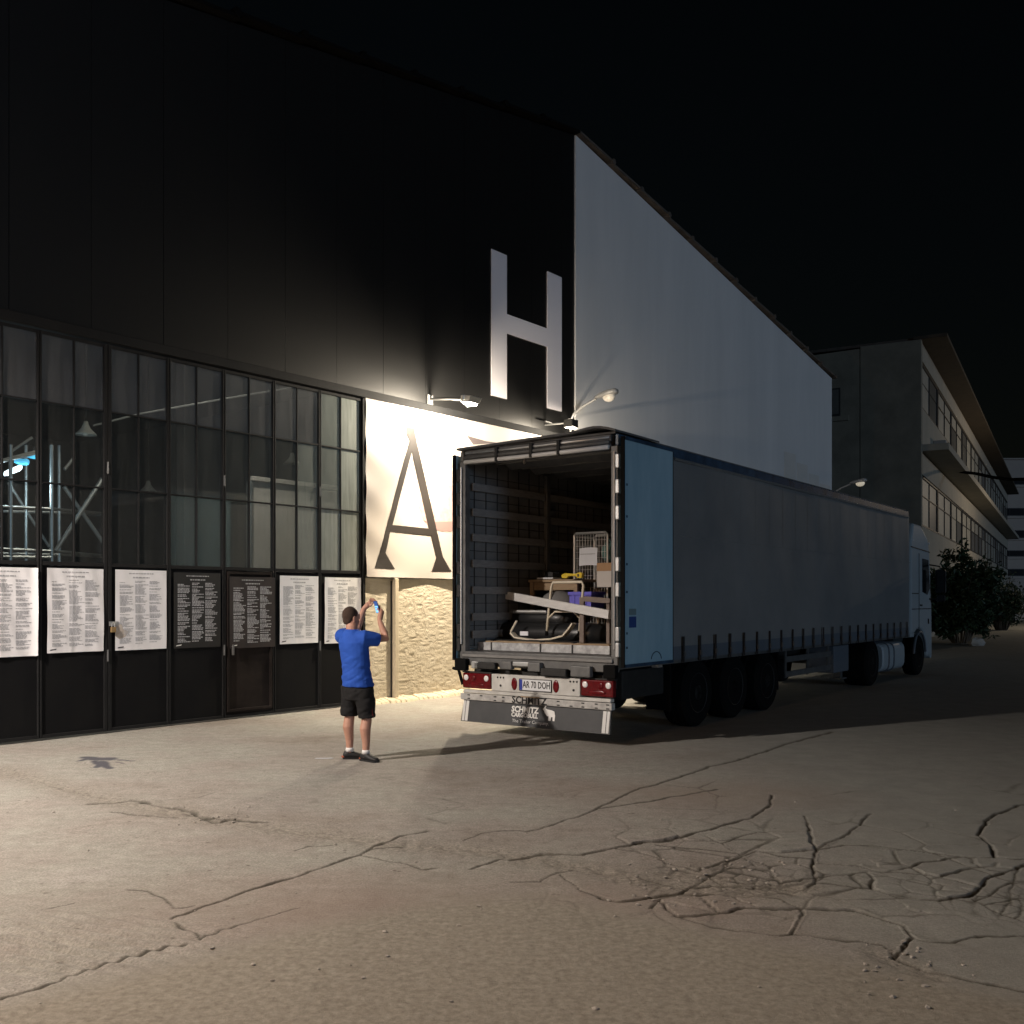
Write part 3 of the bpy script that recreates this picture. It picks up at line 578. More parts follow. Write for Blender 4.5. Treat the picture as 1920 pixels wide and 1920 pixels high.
# ------------------------------------------------------------------ posters
PX = [((-62, 1070, 68, 1240), 0), ((87, 1066, 193, 1225), 0), ((215, 1069, 311, 1220), 0), ((325, 1074, 413, 1216), 1), ((428, 1082, 513, 1216), 2), ((524, 1080, 596, 1208), 0), ((608, 1083, 673, 1207), 0)]
PL = ['white list poster cut by the left edge of the view, its right edge curling', 'greyish white list poster, second from the left, wrinkled down its middle', 'white list poster with a brownish torn stain at its lower left, beside the padlock',
      'black list poster with white print on the plain black door', 'scuffed black list poster with white print on the framed wicket door', 'cream white list poster between the wicket door and the poster behind the man', 'cream white list poster partly hidden by the man in blue']
for n, ((x0, y0, x1, y1), kind) in enumerate(PX):
    (ta, z1a), (tb, z1b), (_, z0a) = fw(x0, y0, -.02), fw(x1, y0, -.02), fw(x0, y1, -.02)
    z1, z0 = min(2.29, (z1a+z1b)/2), z0a
    if n == 0: z1, z0, ta = 2.27, 1.12, tb-.80
    wd = tb-ta; ht = z1-z0; po = thing('poster', PL[n], 'poster', W(ta, -.028 if n != 4 else -.052, z0), FA, 'list posters on the folding doors')
    rr = random.Random(n)
    ph = [rr.uniform(0, 6) for _ in range(4)]; amp = (.009, .010, .006, .002, .003, .005, .007)[n]
    def wav(x, z, ph=ph, amp=amp, wd=wd, n=n):
        y = -amp*(1+math.sin(x*9+ph[0]+z*2)*.6+math.sin(z*6+ph[1])*.4)-.3*amp*math.sin(x*31+z*9+ph[2])-.5*amp*math.exp(-((x-wd*.42-.02*z)/.02)**2)
        if n in (0, 6): y -= .035*max(0, (x-wd*.86)/(wd*.14))**2
        return y
    MB().grid_xz(0, wd, 0, ht, 44, 24, wav).build('sheet', M[('paper', 'blackpaper', 'blackpaper2')[kind]], po, smooth=True)
    pr = MB()
    def bit(xa, xb, z, h):
        xm = (xa+xb)/2; y = wav(xm, z)-.0025
        pr.add([(xa, wav(xa, z)-.003, z-h), (xb, wav(xb, z)-.003, z-h), (xb, wav(xb, z)-.003, z+h), (xa, wav(xa, z)-.003, z+h)], [(0, 1, 2, 3)])
    def words(xa, xb, z, h, dens=1.):
        x = xa
        while x < xb-.008:
            l = rr.uniform(.015, .05); bit(x, min(x+l, xb), z, h); x += l+.009/dens
    words(wd*.26, wd*.74, ht*.955, .0075); words(wd*.34, wd*.66, ht*.905, .010)
    for cx_ in (.08, .38, .66):
        z = ht*(.86 if cx_ != .08 else .84)
        while z > ht*.075:
            l = rr.uniform(.10, .24)*(1.0 if rr.random() > .1 else .5)
            words(wd*cx_, wd*min(cx_+l+.03, cx_+.285), z, .0052 if kind == 0 else .0075, 1.4); z -= rr.choice((.0165, .0165, .0165, .034)) if kind == 0 else rr.choice((.021, .021, .034))
    pr.build('print', M['ink' if kind == 0 else 'whiteink'], po)['kind'] = 'stuff'
    lg = MB(); lg.add([(wd*.04, wav(wd*.05, .03)-.004, ht*.028), (wd*.15, wav(wd*.05, .03)-.004, ht*.035), (wd*.16, wav(.05, .03)-.004, ht*.05), (wd*.06, wav(.05, .03)-.004, ht*.042)], [(0, 1, 2, 3)])
    lg.build('logo', M['ink_black' if kind == 0 else 'ink_white'], po)
    if n == 2:
        MB().add([(x, wav(x, z)-.0035, z) for x, z in ((.0, .20), (.06, .16), (.15, .19), (.19, .26), (.11, .30), (.10, .36), (.03, .38), (0, .36))], [tuple(range(8))]).build('stain', mat('brown_stain', (.36, .30, .24), .8, col2=(.5, .46, .42), vs=30), po)

# ------------------------------------------------------------------ banner with its letter A
ban = thing('banner', 'pale banner with a tall dark letter and a faint pink vessel above the plaster wall', 'banner', W(TJ+.03, -.05, 2.26), FA)
bw, bh = T1-TJ-.25, 3.23
def cl(x, z): return -.012-.012*math.exp(-x*2.2)*math.sin(z*9+x*5)-.02*math.exp(-z*7)*(1+math.sin(x*3.1))-.006*math.sin(x*2.2+z*1.4)
MB().grid_xz(0, bw, 0, bh, 90, 50, cl).build('cloth', M['cloth'], ban, smooth=True)
def z7(x, y): a, z = fw(640+x/3.4286, 640+y/3.4286, -.07); return a-TJ-.03, z-2.26
def printed(name, outer, inner, m, off):
    from mathutils.geometry import delaunay_2d_cdt
    def dens(pp):
        r = []
        for (a, b), (c, d) in zip(pp, pp[1:]+pp[:1]):
            k = max(1, int(math.hypot(c-a, d-b)/.12)); r += [(a+(c-a)*i/k, b+(d-b)*i/k) for i in range(k)]
        return r
    o = dens(outer); b = MB(); pts = [Vector(p) for p in o]; loops = [list(range(len(o)))]
    if inner: i_ = dens(inner); loops.append(list(range(len(pts), len(pts)+len(i_)))); pts += [Vector(p) for p in i_]
    ed = [(l[k], l[(k+1) % len(l)]) for l in loops for k in range(len(l))]
    vo, _, fo, *_ = delaunay_2d_cdt(pts, ed, [], 0, 1e-5)
    def ins(p, poly):
        c = False
        for (x0, y0), (x1, y1) in zip(poly, poly[1:]+poly[:1]):
            if (y0 > p[1]) != (y1 > p[1]) and p[0] < (x1-x0)*(p[1]-y0)/(y1-y0)+x0: c = not c
        return c
    fs = []
    for f in fo:
        c = sum((vo[i] for i in f), Vector((0, 0)))/len(f)
        if ins(c, outer) and not (inner and ins(c, inner)): fs.append(tuple(f))
    b.add([(v.x, cl(v.x, v.y)-off, v.y) for v in vo], fs); return b.build(name, m, ban)
Aout = [z7(*p) for p in ((420,552),(468,557),(480,620),(655,1385),(708,1480),(582,1478),(612,1390),(578,1250),(315,1222),(283,1360),(342,1465),(212,1456),(245,1360),(440,640),(424,605))]
Ain = [z7(*p) for p in ((455,712),(563,1203),(330,1180))]
printed('letter_a', Aout, Ain, M['print_dark'], .007)
printed('vessel_print', [z7(*p) for p in ((475,985),(500,1060),(530,1150),(575,1200),(640,1222),(700,1225),(790,1215),(830,1150),(850,1060),(845,985),(780,940),(700,925),(640,935),(600,1000),(560,1060),(520,1020))], None, M['print_pink'], .003)
printed('vessel_band', [z7(*p) for p in ((533,1152),(600,1160),(700,1158),(826,1150),(800,1200),(700,1222),(610,1212))], None, M['print_rose'], .005)
printed('wedge_print', [z7(*p) for p in ((808,605),(930,640),(1010,652),(850,665))], None, M['print_grey'], .003)

# ------------------------------------------------------------------ floodlights and street lamps on the hall
fl = thing('floodlight', 'white arm floodlight reaching out from the charcoal wall above the letter A', 'floodlight', W(7.9, -.035, 5.66), FA)
MB().box(-.07, .07, -.03, 0, -.10, .08).build('wall_plate', M['galv'], fl, bevel=.006)
MB().tube([(0, -.02, 0), (.02, -.5, -.05), (.02, -.96, -.13)], .026, 8).build('arm', M['galv'], fl)
hd = MB(); hd.add([(-.15, -1.16, -.10), (.19, -1.16, -.10), (.19, -.93, -.06), (-.15, -.93, -.06), (-.12, -1.10, -.20), (.16, -1.10, -.20), (.16, -.88, -.17), (-.12, -.88, -.17)], [(0,1,2,3),(7,6,5,4),(0,4,5,1),(1,5,6,2),(2,6,7,3),(3,7,4,0)])
hh_ = hd.build('lamp_head', M['galv'], fl, bevel=.008)
MB().tube([(-.17, -1.02, -.08), (-.17, -1.0, -.22), (-.02, -.99, -.25), (.2, -1.0, -.22), (.21, -1.02, -.08)], .012, 6).build('bracket', M['galv'], fl)
MB().add([(-.10, -1.09, -.206), (.14, -1.09, -.206), (.14, -.89, -.178), (-.10, -.89, -.178)], [(0, 1, 2, 3)]).build('lens', M['lens_on'], hh_)
light('SPOT', 'flood_bulb', (.02, -.96, -.26), LAMP_POWER['flood'], (1, .84, .62), fl, .06, (-.04, -.08, -1), 96, .85)
light('POINT', 'flood_spill', (.02, -.98, -.27), LAMP_POWER['flood_spill'], (1, .87, .68), fl, .06)
f2 = thing('floodlight', 'small dark box floodlight at the right end of the charcoal wall, above the lorry roof', 'floodlight', W(11.57, -.035, 5.66), FA)
MB().tube([(0, 0, .02), (0, -.60, .0)], .018, 8).build('arm', M['galv'], f2)
MB().box(-.12, .12, -.80, -.58, -.11, .05).build('lamp_head', M['chassis'], f2, bevel=.008)
MB().box(-.25, .02, -.2, -.17, .03, .05).build('bracket', M['steel'], f2)
MB().box(-.10, .10, -.78, -.60, -.118, -.112).build('lens', M['lens_on'], f2)
light('SPOT', 'flood_bulb', (0, -.69, -.16), LAMP_POWER['flood_far'], (1, .86, .66), f2, .05, (.1, .1, -1), 100, .8)
light('POINT', 'flood_spill', (0, -.69, -.17), LAMP_POWER['far_spill'], (1, .87, .68), f2, .05)
def street_lamp(label, base, rz, reach=.96, rise=.45, lens='lens_off', pole=None):
    s = thing('street_lamp', label, 'street lamp', base, rz, 'street lamps round the yard')
    if pole: MB().tube([(0, 0, -pole), (0, 0, -pole*.5), (0, 0, 0)], [.09, .07, .055], 12).build('pole', M['lampgrey'], s)
    else:
        for z in (.06, -.28): MB().box(-.05, .05, -.02, .05, z-.03, z+.03).build('wall_bracket', M['galv'], s)
    pts = [(0, 0, -.4), (0, -.01, .05), (0, -.10*reach, rise*.42), (0, -.35*reach, rise*.72), (0, -.72*reach, rise)]
    MB().tube(pts, .028, 8).build('arm', M['lampgrey'], s)
    y0, z0 = -.70*reach, rise
    h = MB(); rg = []
    for q, (dy, wv, hv) in enumerate(((0, .05, .04), (-.12, .10, .08), (-.34, .13, .10), (-.52, .12, .09), (-.58, .05, .05))):
        rg.append([Vector((wv*math.cos(j*math.pi/6), y0+dy, z0+.02-dy*.12+hv*math.sin(j*math.pi/6)*(1 if j < 6 else .5))) for j in range(12)])
    h.rings(rg); hd = h.build('lamp_head', M['lampgrey'], s, smooth=True)
    l = MB(); l.ell((0, y0-.36, z0+.0), (.10, .16, .11), 12); l.build('lens', M[lens], hd, smooth=True)
    return s, Vector((0, y0-.36, z0-.14))
street_lamp('unlit street lamp on a curved arm at the edge between charcoal and white wall', W(12.5, -.06, 5.86), FA)
street_lamp('small street lamp peeping over the lorry roof at the far corner of the white wall', W(28.3, -.10, 5.45), FA, .9, .42, lens='lens_far')
s, lp = street_lamp('lit street lamp on a long arm on the hall wall, left of the picture', W(-5.5, -.06, 5.75), FA, 2.5, .5, 'lens_on')
light('SPOT', 'street_bulb', lp+Vector((0, 0, -.02)), LAMP_POWER['left'], (1, .885, .79), s, .12, (0, 0, -1), 170, .4)
s, lp = street_lamp('orange sodium street lamp on a short pole left of the camera, outside the picture', (-5.6, 1.6, 4.4), R(125), .9, .4, 'lens_on', 4.4)
light('POINT', 'street_bulb', lp+Vector((0, 0, -.05)), LAMP_POWER['sodium'], (1, .58, .30), s, .12)
s, lp = street_lamp('far lit street lamp beyond the right edge of the picture', (42, 62, 9), R(-70), 1.6, .5, 'lens_on', 9.)
light('POINT', 'street_bulb', lp+Vector((0, 0, -.05)), LAMP_POWER['street'], (1, .80, .58), s, .15)

# ------------------------------------------------------------------ seen through the panes: scaffold, pendants, partition, cable
def fp(px, py, d): t, z = fw(px, py, d); return Vector((t, d, z))
sc = thing('scaffold_tower', 'steel tube scaffold tower behind the leftmost panes with cool light on it', 'scaffold', FO, FA)
D1, D2 = 4.2, 5.6
def tb(name, pts, r, m='galv'): return MB().tube(pts, r, 8).build(name, M[m], sc)
for px, d in ((20, D1), (49, D2), (97, D1), (111, D2)):
    a = fp(px, 845, d); b = Vector((a.x, d, 0)); tb('upright', [b, a+Vector((0, 0, .1))], .034)
for y in (953, 1032):
    a, b = fp(-60, y-6, D1), fp(97, y+1, D1); tb('ledger', [a, b], .026)
    a2, b2 = fp(-60, y+4, D2), fp(111, y+8, D2); tb('ledger', [a2, b2], .026)
    tb('ledger', [b, fp(190, y+9, D2+1.5)], .024); tb('ledger', [b2, fp(190, y+12, D2+1.5)], .022)
tb('brace', [fp(104, 1033, D1), fp(192, 898, D1)], .042); tb('brace', [fp(120, 912, D2), fp(194, 1018, D2)], .040)
tb('brace', [fp(16, 905, D2), fp(92, 1025, D2)], .028); tb('brace', [fp(121, 880, D1), fp(139, 858, D1)], .03)
for y0, y1, x0 in ((869, 848, -20), (873, 852, -30), (847, 820, 20)):
    tb('rail', [fp(x0, y0, D1), fp(72 if y0 != 847 else 60, y1-3 if y0 != 847 else y1, D1)], .024)
tb('base_rail', [fp(-60, 1043, D1), fp(97, 1045, D1)], .03)
for n, (px, py, d) in enumerate(((42, 866, D1+.2), (64, 855, D1+.2))):
    a = fp(px, py, d); q = thing('stage_lamp', ('lower' if n == 0 else 'upper')+' of the two cyan glowing lamps clamped on the scaffold', 'stage lamp', W(a.x, a.y, a.z), FA, 'cyan lamps on the scaffold')
    MB().rings([[Vector((x, rr*math.cos(j*math.pi/5), rr*math.sin(j*math.pi/5)+.02*x)) for j in range(10)] for x, rr in ((-.13, .03), (-.06, .05), (.07, .06), (.10, .05))]).build('lamp_body', M['cyan'], q, smooth=True)
    MB().tube([(0, 0, .05), (0, 0, .16)], .015, 6).build('clamp', M['steel'], q)
a = fp(20, 884, D1+.1); q = thing('stage_lamp', 'white glowing lamp clamped on the scaffold below the cyan ones', 'stage lamp', W(a.x, a.y, a.z), FA)
MB().rings([[Vector((x, rr*math.cos(j*math.pi/5), rr*math.sin(j*math.pi/5)+.5*x)) for j in range(10)] for x, rr in ((-.10, .04), (-.03, .05), (.14, .055), (.18, .04))]).build('lamp_body', M['coolwhite'], q, smooth=True)
MB().tube([(0, 0, .05), (0, 0, .2)], .015, 6).build('clamp', M['steel'], q)
light('POINT', 'stage_light', (0, -.05, -.25), LAMP_POWER['inside'], (.72, .90, 1), q, .12)
for n, (px, py, d, lab) in enumerate(((161, 806, 5., 'bell shaped pendant lamp behind the second glazed door, high beside the scaffold'), (278, 914, 9., 'small bell shaped pendant lamp deep in the hall behind the third glazed door'), (548, 862, 5.5, 'bell shaped pendant lamp hanging above the pale partition'))):
    a = fp(px, py, d); q = thing('pendant_lamp', lab, 'pendant lamp', W(a.x, a.y, a.z), FA, 'bell pendant lamps in the hall')
    MB().rings([[Vector((r_*math.cos(j*math.pi/9), r_*math.sin(j*math.pi/9), z)) for j in range(18)] for r_, z in ((.04, .16), (.06, .08), (.09, .02), (.18, -.07), (.20, -.10), (.18, -.09), (.04, .0))]).build('shade', M['enamel'], q, smooth=True)
    MB().tube([(0, 0, .15), (0, 0, 7.8-a.z)], .008, 6).build('cord', M['chassis'], q)
    MB().ell((0, 0, -.04), (.06, .06, .08), 10).build('bulb', M['lens_off'], q, smooth=True)
cb = thing('cable_run', 'thin pale cable sloping across behind the upper panes', 'cable', FO, FA)
MB().tube([fp(175, 798, 3.4), fp(262, 776, 3.2), fp(430, 746, 2.8), fp(610, 716, 2.4)], .018, 6).build('cable', M['galv'], cb)
pa = thing('partition_wall', 'pale partition with a ledge behind the panes left of the banner', 'partition', FO, FA)
DP = 2.6; (xa, za), (xb, _), (xc, _) = fw(473, 900, DP), fw(590, 900, DP), fw(690, 900, DP)
MB().box(xa, xb, DP, DP+.08, 0, za).build('board', M['partition'], pa, bevel=.01)
MB().box(xb+.01, xc+.8, DP+.3, DP+.4, 0, za).build('board', M['pink'], pa, bevel=.01)
MB().box(xa-.05, xc+.8, DP-.08, DP-.002, za-.02, za+.07).build('ledge', M['partition'], pa, bevel=.01)
MB().box(xa-.055, xa-.005, DP-.05, DP+.1, 0, za-.03).build('post', M['galv'], pa)
hp = thing('hall_column', 'dark upright column standing in the hall behind the middle panes', 'column', FO, FA)
(xa, _), (xb, _) = fw(345, 900, 4.), fw(366, 900, 4.)
MB().box(xa, xb, 4., 4.3, 0, 7.9).build('shaft', M['black'], hp, bevel=.02); MB().box(xa-.05, xb+.05, 3.95, 4.35, .0, .2).build('foot', M['black'], hp, bevel=.02)
q = thing('hidden_fill_light', 'added strip light hidden behind the charcoal cladding to brighten the partition', 'strip light', W(4.6, 1.0, 6.6), FA)
MB().box(-.6, .6, -.05, .05, -.02, .05).build('housing', M['lampgrey'], q, bevel=.008); MB().tube([(-.58, 0, -.04), (.58, 0, -.04)], .018, 8).build('tube', M['lens_on'], q)
MB().box(-.02, .02, -.02, .02, .051, 1.29).build('hanger', M['steel'], q)
light('POINT', 'fill_bulb', (0, 0, -.12), LAMP_POWER['hall'], (1, .90, .76), q, .15)  # unseen fill added to brighten the partition behind the panes

# ------------------------------------------------------------------ the articulated lorry
lo = thing('articulated_lorry', 'curtain sided lorry with rear doors open, blue door folded against its grey side', 'lorry', TO, TA)
L_ = 13.6; FZ = 1.13
def part(mb, name, m, parent=None, **k): return mb.build(name, M[m], parent or lo, **k)
part(MB().box(.14, L_, -1.20, 1.20, FZ-.10, FZ), 'floor', 'floor', bevel=.004)
for s in (-1, 1):
    part(MB().box(.02, L_, s*1.262-.028, s*1.262+.028, FZ-.16, FZ+.02), 'side_rail', 'steel', bevel=.005)
    part(MB().box(.4, 12.5, s*.45-.06, s*.45+.06, .72, FZ-.11), 'chassis_beam', 'chassis')
part(MB().box(L_-.06, L_, -1.24, 1.24, FZ+.025, 3.92), 'front_wall', 'inside')
part(MB().box(.02, L_, -1.235, 1.235, 3.955, 3.985), 'roof', 'rooftarp', bevel=.008)
for s in (-1, 1):
    rl = part(MB().box(.02, L_, s*1.262-.026, s*1.262+.028, 3.80, 3.95), 'roof_rail', 'bluerail' if s < 0 else 'steel', bevel=.012)
    if s < 0:
        MB().tube([(1.5, -1.262-.045, 3.80), (L_-.1, -1.262-.045, 3.80)], .022, 8).build('slide_track', M['galv'], rl)
# sagging roof skin over the rear header, arched up at its right end
rv = MB(); n = 24
for i in range(n+1):
    y = 1.29-2.58*i/n; u = i/n; z = 3.955+.055*math.sin(math.pi*u)**.5*u+.05*math.exp(-((u-.88)/.1)**2)
    rv.v += [(-.07, y, z), (1.1, y, z-.0), (1.1, y, z+.025), (-.07, y, z+.03)]
rv.f = [(i*4+a, i*4+(a+1) % 4, i*4+4+(a+1) % 4, i*4+4+a) for i in range(n) for a in range(4)]+[(0, 1, 2, 3), (n*4+3, n*4+2, n*4+1, n*4)]
part(rv, 'roof_flap', 'rooftarp', smooth=False)
for i in range(20):
    part(MB().box(.75+i*.64, .79+i*.64, -1.21, 1.21, 3.84, 3.90), 'roof_bow', 'lath')
    if i < 12:
        f = MB(); 
        for k in range(9):
            y = -1.18+2.36*k/8; f.v += [(.80+i*.64, y, 3.93), (1.06+i*.64, y, 3.80+.015*math.sin(k*2+i)), (1.10+i*.64, y, 3.80+.015*math.sin(k*2+i)), (1.38+i*.64, y, 3.93)]
        f.f = [(k*4+a, k*4+a+1, k*4+5+a, k*4+4+a) for k in range(8) for a in range(3)]
        part(f, 'roof_fold', 'rooftarp', smooth=True)
# rear frame
for s in (-1, 1):
    pst = part(MB().box(0, .11, s*1.235-.048, s*1.235+.048, FZ-.12, 3.80), 'rear_post', 'steel', bevel=.008)
    for z in (1.22, 1.42, 1.98, 2.30, 2.95, 3.28, 3.6):
        MB().box(-.035, .05, s*1.29-.03, s*1.29+.024, z-.09, z+.09).build('hinge', M['galv' if s < 0 else 'rim'], pst, bevel=.01)
    MB().tube([(-.02, s*1.245, FZ+.1), (-.02, s*1.245, 3.72)], .014, 8).build('locking_bar', M['galv'], pst)
hdr = part(MB().box(0, .14, -1.18, 1.18, 3.86, 3.95), 'header', 'steel', bevel=.01)
for q, (x, z, r_, m_) in enumerate(((-.01, 3.91, .022, 'galv'), (-.02, 3.85, .028, 'steel'), (-.03, 3.785, .030, 'alu'), (.06, 3.80, .05, 'steel'), (.10, 3.87, .04, 'rooftarp'))):
    MB().tube([(x, 1.17, z), (x, .3, z-.008), (x, -.4, z-.006), (x, -1.17, z)], r_, 10).build('header_tube', M[m_], hdr, smooth=True)
for y in (.02, -.42, .6): MB().box(-.065, .08, y-.02, y+.02, 3.75, 3.94).build('header_clip', M['chassis'], hdr)
MB().ell((-.05, .12, 3.70), (.025, .025, .04), 8).build('hook', M['rust'], hdr)
# left inner side: boards in the curtain frame
part(MB().grid_xz(.12, L_-.1, FZ+.03, 3.84, 60, 8, lambda x, z: 1.232+.006*math.sin(x*5.2)), 'inner_curtain', 'inside', smooth=True)
part(MB().grid_xz(.12, L_-.1, FZ+.03, 3.84, 60, 8, lambda x, z: -1.232+.006*math.sin(x*5.2)), 'inner_curtain', 'inside', smooth=True)
for s in (-1, 1):
    for k in range(5): part(MB().box(2.0+k*2.5, 2.1+k*2.5, s*1.19-.03, s*1.19+.03, FZ+.005, 3.8), 'side_post', 'steel', bevel=.006)
for z in (1.36, 1.61, 1.99, 2.37, 2.74, 3.10, 3.46):
    for k in range(5):
        x0 = .16 if k == 0 else 2.12+(k-1)*2.5; x1 = 1.98+k*2.5
        for s in (1, -1):
            if s < 0 and k > 2: continue
            part(MB().box(x0, x1, s*1.185-.0125, s*1.185+.0125, z-.055, z+.055), 'lath', 'lath', bevel=.003)
stt = MB()
for k in range(46):
    x = .25+k*.27; stt.box(x, x+.012, 1.222, 1.227, FZ+.06, 3.8)
for z in (1.2, 1.48, 1.8, 2.18, 2.55, 2.92, 3.28, 3.62): stt.box(.15, 13.2, 1.219, 1.2225, z, z+.008)
part(stt, 'curtain_seams', 'chassis')
# the grey curtain seen from outside
def cur(x, z): return -1.300-.006*math.sin(x*1.3+z*.9)-.0016*math.sin(x*5.3+z*1.7)-.004*math.sin(x*.9-z*2.2)
cu = part(MB().grid_xz(1.36, L_-.04, 1.20, 3.80, 160, 24, cur), 'side_curtain', 'tarp', smooth=True)
sm = MB()
for k in range(20):
    x = 1.95+k*.6
    sm.add([(x, cur(x, z)-.003, z) for z in (2.75, 3.78)]+[(x+.012, cur(x, z)-.003, z) for z in (3.78, 2.75)], [(0, 3, 2, 1)])
    sm.add([(x-.3+.0, cur(x, 2.74)-.0035, 2.735), (x+.3, cur(x+.3, 2.74)-.0035, 2.735), (x+.3, cur(x+.3, 2.75)-.0035, 2.748), (x-.3, cur(x, 2.75)-.0035, 2.748)], [(0, 1, 2, 3)])
sm.build('curtain_seam', M['lath'], cu)
part(MB().grid_xz(1.36, L_-.04, 1.02, 1.205, 120, 4, lambda x, z: cur(x, 1.2)-.002+.012*math.sin(x*21)*(1.2-z)), 'curtain_hem', 'hem', smooth=True)
for k in range(23):
    x = 1.75+k*.525
    st_ = part(MB().box(x-.022, x+.022, -1.335, -1.322, .98, 1.34), 'strap', 'strap')
    MB().box(x-.028, x+.028, -1.352, -1.336, 1.06, 1.13).build('buckle', M['steel'], st_)
# the blue rear door folded right round against the side, its twin on the far side
for s in (-1, 1):
    y = s*1.345
    d = part(MB().box(-.005, 1.30, min(y, y+s*.045), max(y, y+s*.045), 1.00, 3.90), 'rear_door', 'blue', bevel=.006)
    yo = y+s*.0455
    for z in (1.0, 3.86): MB().box(.0, 1.30, min(yo, yo+s*.01), max(yo, yo+s*.01), z, z+.04).build('edge_trim', M['bluerail'], d)
    MB().box(1.302, 1.325, min(y, y+s*.04), max(y, y+s*.04), 1.0, 3.9).build('door_seal', M['rubber'], d)
    MB().box(-.03, -.006, min(y, y+s*.05), max(y, y+s*.05), 1.0, 3.9).build('door_seal', M['rubber'], d)
    if s < 0:
        MB().box(.10, .28, yo-.004, yo-.001, 1.50, 1.64).build('sticker', mat('dark_blue_sticker', (.02, .06, .22), .5), d)
        MB().box(.10, .28, yo-.004, yo-.001, 1.66, 1.74).build('sticker', mat('faded_sticker', (.16, .24, .26), .6), d)
        arc = [(.82+.14*math.cos(a), yo-.003, 1.06+.11*math.sin(a)) for a in np.linspace(.1, 3.0, 14)]
        MB().tube(arc, .006, 5).build('scrape_mark', M['bluerail'], d)
        for z in (1.25, 1.43, 1.95, 2.3, 2.9, 3.3):
            MB().box(.03, .055, yo-.007, yo, z-.015, z+.015).build('rivet', M['bluerail'], d)
        MB().box(.86, .98, -1.40, -1.30, .955, .99).build('door_catch', M['galv'], d)
# rear sill with its buffers and brackets
sill = part(MB().box(.0, .13, -1.24, 1.24, .93, FZ), 'rear_sill', 'steel', bevel=.01)
MB().box(-.03, -.002, -1.22, 1.22, FZ-.075, FZ-.035).build('sill_lip', M['lath'], sill, bevel=.006)
for y, wd, z0, z1, m_ in ((1.21, .10, .86, 1.03, 'rubber'), (-1.21, .09, .86, 1.03, 'rubber'), (.78, .18, .90, .99, 'chassis'), (.42, .10, .91, 1.02, 'steel'), (.17, .13, .96, 1.02, 'galv'), (-.05, .10, .90, 1.02, 'steel'), (-.36, .20, .85, .95, 'chassis'), (-.78, .15, .86, 1.00, 'steel'), (.95, .06, .90, 1.0, 'galv')):
    MB().box(-.09, -.003, y-wd, y+wd, z0, z1).build('sill_bracket', M[m_], sill, bevel=.012)
part(MB().box(.1, .3, -1.1, 1.1, .70, .88), 'rear_crossmember', 'chassis')
yp = lambda px: trear(px, 1290)[0]
# light bar
bar = part(MB().box(-.02, .05, yp(1089), yp(923), .60, .835), 'light_bar', 'whitepaint', bevel=.012)
part(MB().box(-.03, .06, -1.20, 1.20, .553, .597), 'light_bar_flange', 'whitepaint', bevel=.006)
for s in (-1, 1):
    y0, y1 = (yp(921.5), 1.215) if s > 0 else (-1.235, yp(1090.5))
    tl = part(MB().box(-.025, .06, y0, y1, .615, .83), 'tail_light', 'red', bevel=.02)
    MB().box(-.012, .07, y0-.012, y1+.012, .832, .85).build('light_hood', M['chassis'], tl)
    for yy in (y0+.07, y1-.07): MB().ell((-.03, yy, .765), (.012, .042, .042), 12).build('clear_lens', M['clear'], tl, smooth=True)
    MB().ell((-.028, (y0+y1)/2+.06*s, .76), (.012, .045, .045), 12).build('round_lens', M['red'], tl, smooth=True)
    MB().ell((-.028, (y0+y1)/2, .67), (.010, .14, .030), 12).build('lower_lens', M['red'], tl, smooth=True)
    arm = MB().tube([(0, s*1.23, .66), (-.01, s*1.28, .82), (-.01, s*1.30, .87), (-.01, s*1.40, .885)], .022, 8) if s > 0 else None
    if arm: part(arm, 'marker_arm', 'rubber')
    yb = yp(936) if s > 0 else yp(1082)
    for dz in (.79,):
        for dy in (-.05, 0, .05): MB().tube([(-.024, yb+dy-.04*s, dz), (-.019, yb+dy-.04*s, dz)], .014, 8).build('bolt', M['ink_black'], bar)
    MB().tube([(-.024, yb-.04*s, .68), (-.019, yb-.04*s, .68)], .018, 8).build('bolt', M['ink_black'], bar)
for yy in (yp(966), yp(1044)): MB().ell((-.02, yy, .715), (.014, .05, .085), 14).build('oval_lamp', M['red'], bar, smooth=True)
pa_, pb_ = yp(1035.5), yp(977)
pl = part(MB().box(-.034, -.022, pa_, pb_, .640, .785), 'number_plate', 'plate', bevel=.003)
MB().box(-.0365, -.0345, pb_-.045, pb_-.003, .643, .782).build('country_band', M['plateblue'], pl)
for a_ in ((pa_-.009, pa_-.0005, .632, .793), (pb_+.0005, pb_+.009, .632, .793), (pa_, pb_, .632, .6395), (pa_, pb_, .7855, .793)): MB().box(-.036, -.0205, *a_).build('plate_frame', M['ink_black'], pl)
RX, RY = (0, -1, 0), (0, 0, 1)
text_obj('AR 70 DOH', .128, M['ink_black'], pl, 'lettering', RX, RY, (-.036, (pa_+pb_)/2-.022, .713), .001, .0015, .68)
